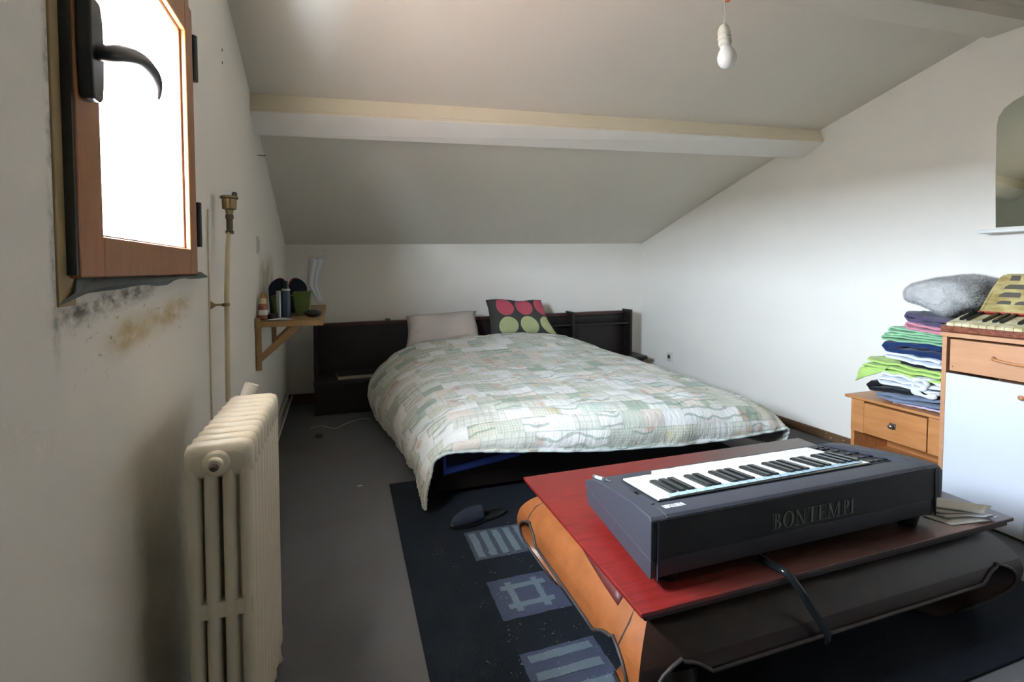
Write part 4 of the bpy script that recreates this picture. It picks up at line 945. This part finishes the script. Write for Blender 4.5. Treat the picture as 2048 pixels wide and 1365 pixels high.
# serif lettering, built from strokes (unit cap height)
def serif_text(txt, place):
    m = MB(); x = 0.
    def q(pts): 
        n_ = len(pts); m.add([place(a, b, 0) for a, b in pts] + [place(a, b, 1) for a, b in pts], [tuple(range(n_)), tuple(range(2*n_-1, n_-1, -1))] + [(i, (i+1) % n_, n_+(i+1) % n_, n_+i) for i in range(n_)])
    def R_(a, b, c_, d): q([(a,c_),(b,c_),(b,d),(a,d)])
    def stem(cx, w=.15, lo=0, hi=1, sb=.36, st_=.36):
        R_(cx-w/2, cx+w/2, lo, hi)
        if sb: R_(cx-sb/2, cx+sb/2, lo, lo+.045)
        if st_: R_(cx-st_/2, cx+st_/2, hi-.045, hi)
    def arc(cx, cy, ax_, ay, bx, by, t0, t1, n_=14):
        for k in range(n_):
            u, v = math.radians(t0+(t1-t0)*k/n_), math.radians(t0+(t1-t0)*(k+1)/n_)
            q([(cx+ax_*math.cos(u), cy+ay*math.sin(u)),(cx+ax_*math.cos(v), cy+ay*math.sin(v)),(cx+bx*math.cos(v), cy+by*math.sin(v)),(cx+bx*math.cos(u), cy+by*math.sin(u))])
    def swash(cx):
        R_(cx-.13, cx-.09, 0, 1); R_(cx-.17, cx+.02, 0, .045); R_(cx-.17, cx+.02, .955, 1)
    for ch in txt:
        if ch == 'B':
            swash(x+.17); stem(x+.24, .12, sb=.2, st_=.2); arc(x+.30,.76,.24,.24,.10,.195,-90,90); arc(x+.30,.27,.33,.27,.15,.225,-90,90); R_(x+.24,x+.31,.955,1); R_(x+.24,x+.31,0,.045); R_(x+.24,x+.31,.50,.54); w_ = .66
        elif ch == 'O': arc(x+.40,.5,.39,.52,.23,.475,0,360,24); w_ = .80
        elif ch == 'N':
            stem(x+.14,.05,st_=0); stem(x+.68,.05,sb=0); q([(x+.03,1),(x+.20,1),(x+.71,.0),(x+.62,.0)]); R_(x-.0,x+.18,.955,1); w_ = .84
        elif ch == 'T': stem(x+.34,.15,st_=0); R_(x+.0,x+.68,.95,1); R_(x,x+.04,.76,1); R_(x+.64,x+.68,.76,1); w_ = .68
        elif ch == 'E':
            stem(x+.18,.15); R_(x+.2,x+.60,.95,1); R_(x+.2,x+.62,0,.05); R_(x+.2,x+.46,.49,.53); R_(x+.56,x+.60,.78,1); R_(x+.58,x+.62,0,.22); R_(x+.43,x+.46,.40,.62); w_ = .66
        elif ch == 'M':
            stem(x+.14,.05,st_=0); stem(x+.86,.14,st_=.3); q([(x+.03,1),(x+.22,1),(x+.54,.06),(x+.47,.0)]); q([(x+.47,.0),(x+.53,.0),(x+.86,1),(x+.79,1)]); w_ = 1.02
        elif ch == 'P': swash(x+.17); stem(x+.24,.12,st_=.2); arc(x+.30,.72,.29,.28,.12,.235,-90,90); R_(x+.24,x+.31,.955,1); R_(x+.24,x+.31,.44,.485); w_ = .60
        else: stem(x+.18,.15); w_ = .36
        x += w_ + .05
    return m, x
_, TW = serif_text('BONTEMPI', lambda a, b, d: (a, 0, b))
sx_ = .368/TW
m, _ = serif_text('BONTEMPI', lambda a, b, d: (1.289+a*sx_, 1.2016-d*.0010-(b*.052+.013)*.0087, .513+b*.052))
obj('lettering', m, M['letter'], kb)
m, _ = serif_text('BONTEMPI', lambda a, b, d: (.990-a*.0125, 1.268-b*.024, (.6250 if True else 0)-.0000 + d*.0006 - max(0, (1.268-b*.024)-1.235)*.127))
obj('lettering', m, M['letter_w'], kb)

vi = thing('jack_adapter', 'small silver and blue jack adapter lying on the near left of the keyboard', 'adapter', (.905, 1.60, .57))
A_ = Vector((.888,1.655,.562)); B_ = Vector((.903,1.555,.582)); dv = (B_-A_); 
obj('sleeve', MB().lathe([(.006,0),(.0075,.003),(.0075,.018),(.006,.02)], A_, dv, 14), M['steel'], vi, smooth=False)
obj('barrel', MB().lathe([(.0065,.02),(.0065,.062),(.005,.064)], A_, dv, 14), M['strip'], vi, smooth=False)
obj('tip', MB().lathe([(.009,.064),(.009,.076),(.003,.078),(.002,.105),(.0005,.107)], A_, dv, 14), M['steel'], vi, smooth=False)

cp = catmull([(1.262,1.225,.416),(1.270,1.175,.4155),(1.276,1.132,.416),(1.301,1.104,.376),(1.332,1.093,.321),(1.366,1.086,.27),(1.391,1.080,.226),(1.402,1.09,.19)], 6)
tag(obj('power_cable', MB().tube(cp, [.012]*len(cp), 8, .6), M['cable'], smooth=True), 'glossy black cable hanging from the keyboard over the table edge', 'cable')

# paper sheets at the right end of the table
def sheet(pts, z, label, mt='paper', th=.0012, curl=0.):
    m = MB(); n = 8; A, B, C_, D = [Vector((x, y, 0)) for x, y in pts]; G = []
    for j in range(n+1):
        r = []
        for i in range(n+1):
            p = A.lerp(B, i/n).lerp(D.lerp(C_, i/n), j/n); p.z = z + curl*(i/n)**2 + curl*.4*math.sin(j/n*3); r.append(p)
        G.append(r)
    tag(obj('paper_sheet', m.grid(G), M[mt], smooth=True, solid=th), label, 'paper', 'papers beside the keyboard')
T0 = .4015
sheet([(2.095,1.255),(2.125,1.175),(2.30,1.150),(2.31,1.235)], T0, 'lowest cream card of the papers, nearest the table edge', th=.002)
sheet([(2.135,1.275),(2.15,1.205),(2.27,1.175),(2.29,1.25)], T0+.004, 'crumpled cream sheet second from the bottom of the papers', curl=.006)
sheet([(2.20,1.215),(2.28,1.155),(2.335,1.150),(2.33,1.20)], T0+.009, 'white sheet with a creased corner under the top card', 'paper_w', curl=.006)
sheet([(2.155,1.330),(2.155,1.235),(2.29,1.185),(2.32,1.26)], T0+.014, 'cream card just below the topmost card of the papers', th=.002)
sheet([(2.265,1.315),(2.175,1.265),(2.290,1.165),(2.395,1.195)], T0+.021, 'topmost grey-beige card of the papers beside the keyboard', th=.002)
sheet([(2.30,1.168),(2.322,1.145),(2.345,1.146),(2.335,1.172)], T0+.007, 'small folded white slip poking from under the top card', 'paper_w', curl=.006)
tag(obj('table_screw', MB().lathe([(.006,0),(.006,.003),(.003,.005)], (2.412,1.235,.4005), (0,0,1), 10), M['rust']), 'tiny dark screw at the right edge of the table top', 'screw')

# ------------------------------------------------------------ wooden wall shelf and what stands on it
ws = thing('wall_shelf', 'pale pine shelf on wooden brackets on the left wall beyond the radiator', 'shelf', WL(3.9, .71))
SZ = 1.040
obj('board', MB().prism([(WL(3.28,0)[0]+.003,3.28),(-.134,3.28),(-.165,4.70),(WL(4.7,0)[0]+.003,4.70)], lambda a, b, d: (a, b, d), 1.004, SZ), M['shelf_wood'], ws, bevel=.002)
for y in (3.29, 4.12):
    br = obj('bracket', MB().box(WL(y,0)[0]+.004, WL(y,0)[0]+.030, y, y+.035, 0.74, 1.004), M['shelf_wood'], ws, bevel=.0015)
    x0 = WL(y,0)[0]+.03
    obj('brace', MB().prism([(x0,.79),(x0,.84),(x0+.17,1.003),(x0+.235,1.003)], lambda a, b, d: (a, d, b), y+.004, y+.030), M['shelf_wood'], br)
obj('front_block', MB().box(WL(3.28,0)[0]+.004, WL(3.28,0)[0]+.028, 3.272, 3.292, 1.0, 1.062), M['shelf_wood'], ws)
bt = thing('bottle', 'small amber bottle with cream cap and orange nozzle on the wall shelf', 'bottle', (-.487, 3.39, SZ))
obj('body', MB().lathe([(.024,.001),(.027,.008),(.027,.085),(.022,.098),(.020,.10)], (-.487,3.39,SZ), (0,0,1), 20), M['amber'], bt, smooth=False)
obj('paper_label', MB().lathe([(.0273,.03),(.0276,.031),(.0276,.062),(.0273,.063)], (-.487,3.39,SZ), (0,0,1), 20), M['paper'], bt)
cp_ = obj('cap', MB().lathe([(.021,.10),(.021,.135),(.019,.137)], (-.487,3.39,SZ), (0,0,1), 20), M['amber_cap'], bt)
obj('nozzle', MB().lathe([(.014,.137),(.013,.150),(.008,.162),(.002,.165)], (-.487,3.39,SZ), (0,0,1), 14), M['orange_tip'], cp_, smooth=True)
def basket(x0, x1, y0, y1, h, label):
    b = thing('basket', label, 'basket', ((x0+x1)/2, (y0+y1)/2, SZ), 'green plastic baskets on the wall shelf')
    i = .018; P0 = [(x0+i,y0+i),(x1-i,y0+i),(x1-i,y1-i),(x0+i,y1-i)]; P1 = [(x0,y0),(x1,y0),(x1,y1),(x0,y1)]
    m = MB(); 
    G = [[(a, c_, SZ+.002) for a, c_ in P0], [(a, c_, SZ+h) for a, c_ in P1]]
    m.grid(G, wrap=True); m.add([(a, c_, SZ+.002) for a, c_ in P0], [(0,1,2,3)])
    obj('body', m, M['green'], b, solid=.004)
    obj('rim', MB().tube([(a, c_, SZ+h) for a, c_ in P1 + P1[:2]], .005, 6), M['green'], b)
    m = MB()
    for k in range(6):
        for r in range(3):
            z = SZ+.03+r*.034; x = x0+.03+(x1-x0-.06)*k/5
            m.box(x-.006, x+.006, y0+i*(1-(z-SZ)/h)-.0035, y0+i*(1-(z-SZ)/h)-.0005, z, z+.018)
    o_ = obj('weave', m, M['green'], b); o_['kind'] = 'stuff'
    return b
basket(-.462, -.345, 3.56, 3.74, .135, 'darker olive green basket behind the can on wall shelf')
basket(-.335, -.225, 3.60, 3.80, .155, 'bright olive green basket right of the can on wall shelf')
cn = thing('can', 'tall dark blue aerosol can on the wall shelf between the green baskets', 'can', (-.362, 3.45, SZ))
obj('body', MB().lathe([(.024,.001),(.026,.006),(.026,.175),(.023,.182)], (-.362,3.45,SZ), (0,0,1), 22), M['can'], cn, smooth=False)
obj('rim', MB().lathe([(.025,.178),(.026,.182),(.026,.188),(.022,.190)], (-.362,3.45,SZ), (0,0,1), 22), M['steel'], cn)
obj('cap', MB().lathe([(.011,.19),(.013,.20),(.013,.235),(.010,.240)], (-.362,3.45,SZ), (0,0,1), 16), M['black_plastic'], cn)
tag(obj('glass_tube', MB().lathe([(.014,.001),(.016,.004),(.016,.175),(.015,.178)], (-.402,3.44,SZ), (0,0,1), 18), M['steel'], smooth=False), 'narrow grey tube standing left of the dark blue can', 'tube')
for k, (cx_, sg, lb) in enumerate([(-.455, -1, 'left of two black rounded insoles with red edge behind the baskets'), (-.325, 1, 'right of two black rounded insoles with red edge behind the baskets')]):
    t = thing('insole', lb, 'insole', (cx_, 3.86, SZ), 'black insoles with red edges')
    P_ = []; n_ = 18
    for q in range(n_):
        a = PI*q/(n_-1); P_.append((cx_+.062*math.cos(a), SZ+.175+.075*math.sin(a)*(1+.25*sg*math.cos(a)*-1)))
    P_ += [(cx_-.055, SZ+.002), (cx_+.055, SZ+.002)]
    obj('pad', MB().prism(P_, lambda a, b, d: (a, d, b), 3.85, 3.875), M['navy'], t, bevel=.004)
    e_ = [(a, 3.848, b) for a, b in (P_[9:17] if sg > 0 else P_[1:9])]
    obj('red_edge', MB().tube(e_, .004, 6), M['red_trim'], t, smooth=True)
m = MB(); G = []
for j in range(9):
    b = -PI/2+PI*j/8; G.append([(-.205+.056*math.cos(b)*math.cos(2*PI*k/16), 3.50+.045*math.cos(b)*math.sin(2*PI*k/16), SZ+.025+.0245*math.sin(b)) for k in range(16)])
tag(obj('black_stone', m.grid(G, wrap=True), M['black_plastic'], smooth=True), 'smooth black oval stone at the front right of the wall shelf', 'stone')
tag(obj('lens_cap', MB().lathe([(.026,.001),(.028,.006),(.028,.030),(.024,.034)], (-.438,3.42,SZ), (0,0,1), 18), M['black_plastic']), 'small round black tin beside the amber bottle', 'tin')
for k, (P_, mt_, lb) in enumerate([([(-.49,3.35),(-.36,3.30),(-.32,3.40),(-.44,3.46)], 'teal', 'teal card lying on the wall shelf under white slips'), ([(-.46,3.30),(-.40,3.288),(-.325,3.40),(-.385,3.43)], 'paper_w', 'white slip lying slanted across the teal card'), ([(-.44,3.33),(-.34,3.31),(-.30,3.335),(-.40,3.36)], 'paper_w', 'second white slip under the slanted one on wall shelf')]):
    z = SZ+.001+.0025*[0, 2, 1][k]
    tag(obj('card', MB().prism(P_, lambda a, b, d: (a, b, d), z, z+.0015), M[mt_]), lb, 'card', 'cards on the wall shelf')

# thin white cloth hanging from two hooks
hc = thing('hanging_cloth', 'thin white cloth strip hanging from two hooks on the far wall', 'cloth', (-.27, 5.34, 1.02))
G = []
for j in range(19):
    t = j/18; xl = -.328-.022*math.sin(min(1, t*1.3)*PI*.55)+ .045*max(0, t-.62)/.38; xr = -.206 - .038*math.sin(t*PI)**1.5 - .018*max(0, t-.7)/.3; z = 1.465-.44*t
    if t > .62: xl += .05*(t-.62)/.38
    G.append([(xl+(xr-xl)*k/10, 5.325+.008*math.sin(k*1.5+t*4)*.8, z + .006*math.sin(k)) for k in range(11)])
obj('fabric', MB().grid(G), M['cloth_white'], hc, smooth=True, solid=.002)
for x, xt in ((-.363, -.325), (-.185, -.212)):
    obj('hook', MB().lathe([(.012,0),(.010,.008),(.004,.012)], (x, 5.349, 1.537), (0,-1,0), 10), M['white_paint'], hc)
    obj('loop', MB().tube(catmull([(x,5.335,1.537),(x+(xt-x)*.2,5.33,1.51),(x+(xt-x)*.7,5.327,1.49),(xt,5.326,1.462)], 4), .0035, 5), M['cloth_white'], hc, smooth=True)
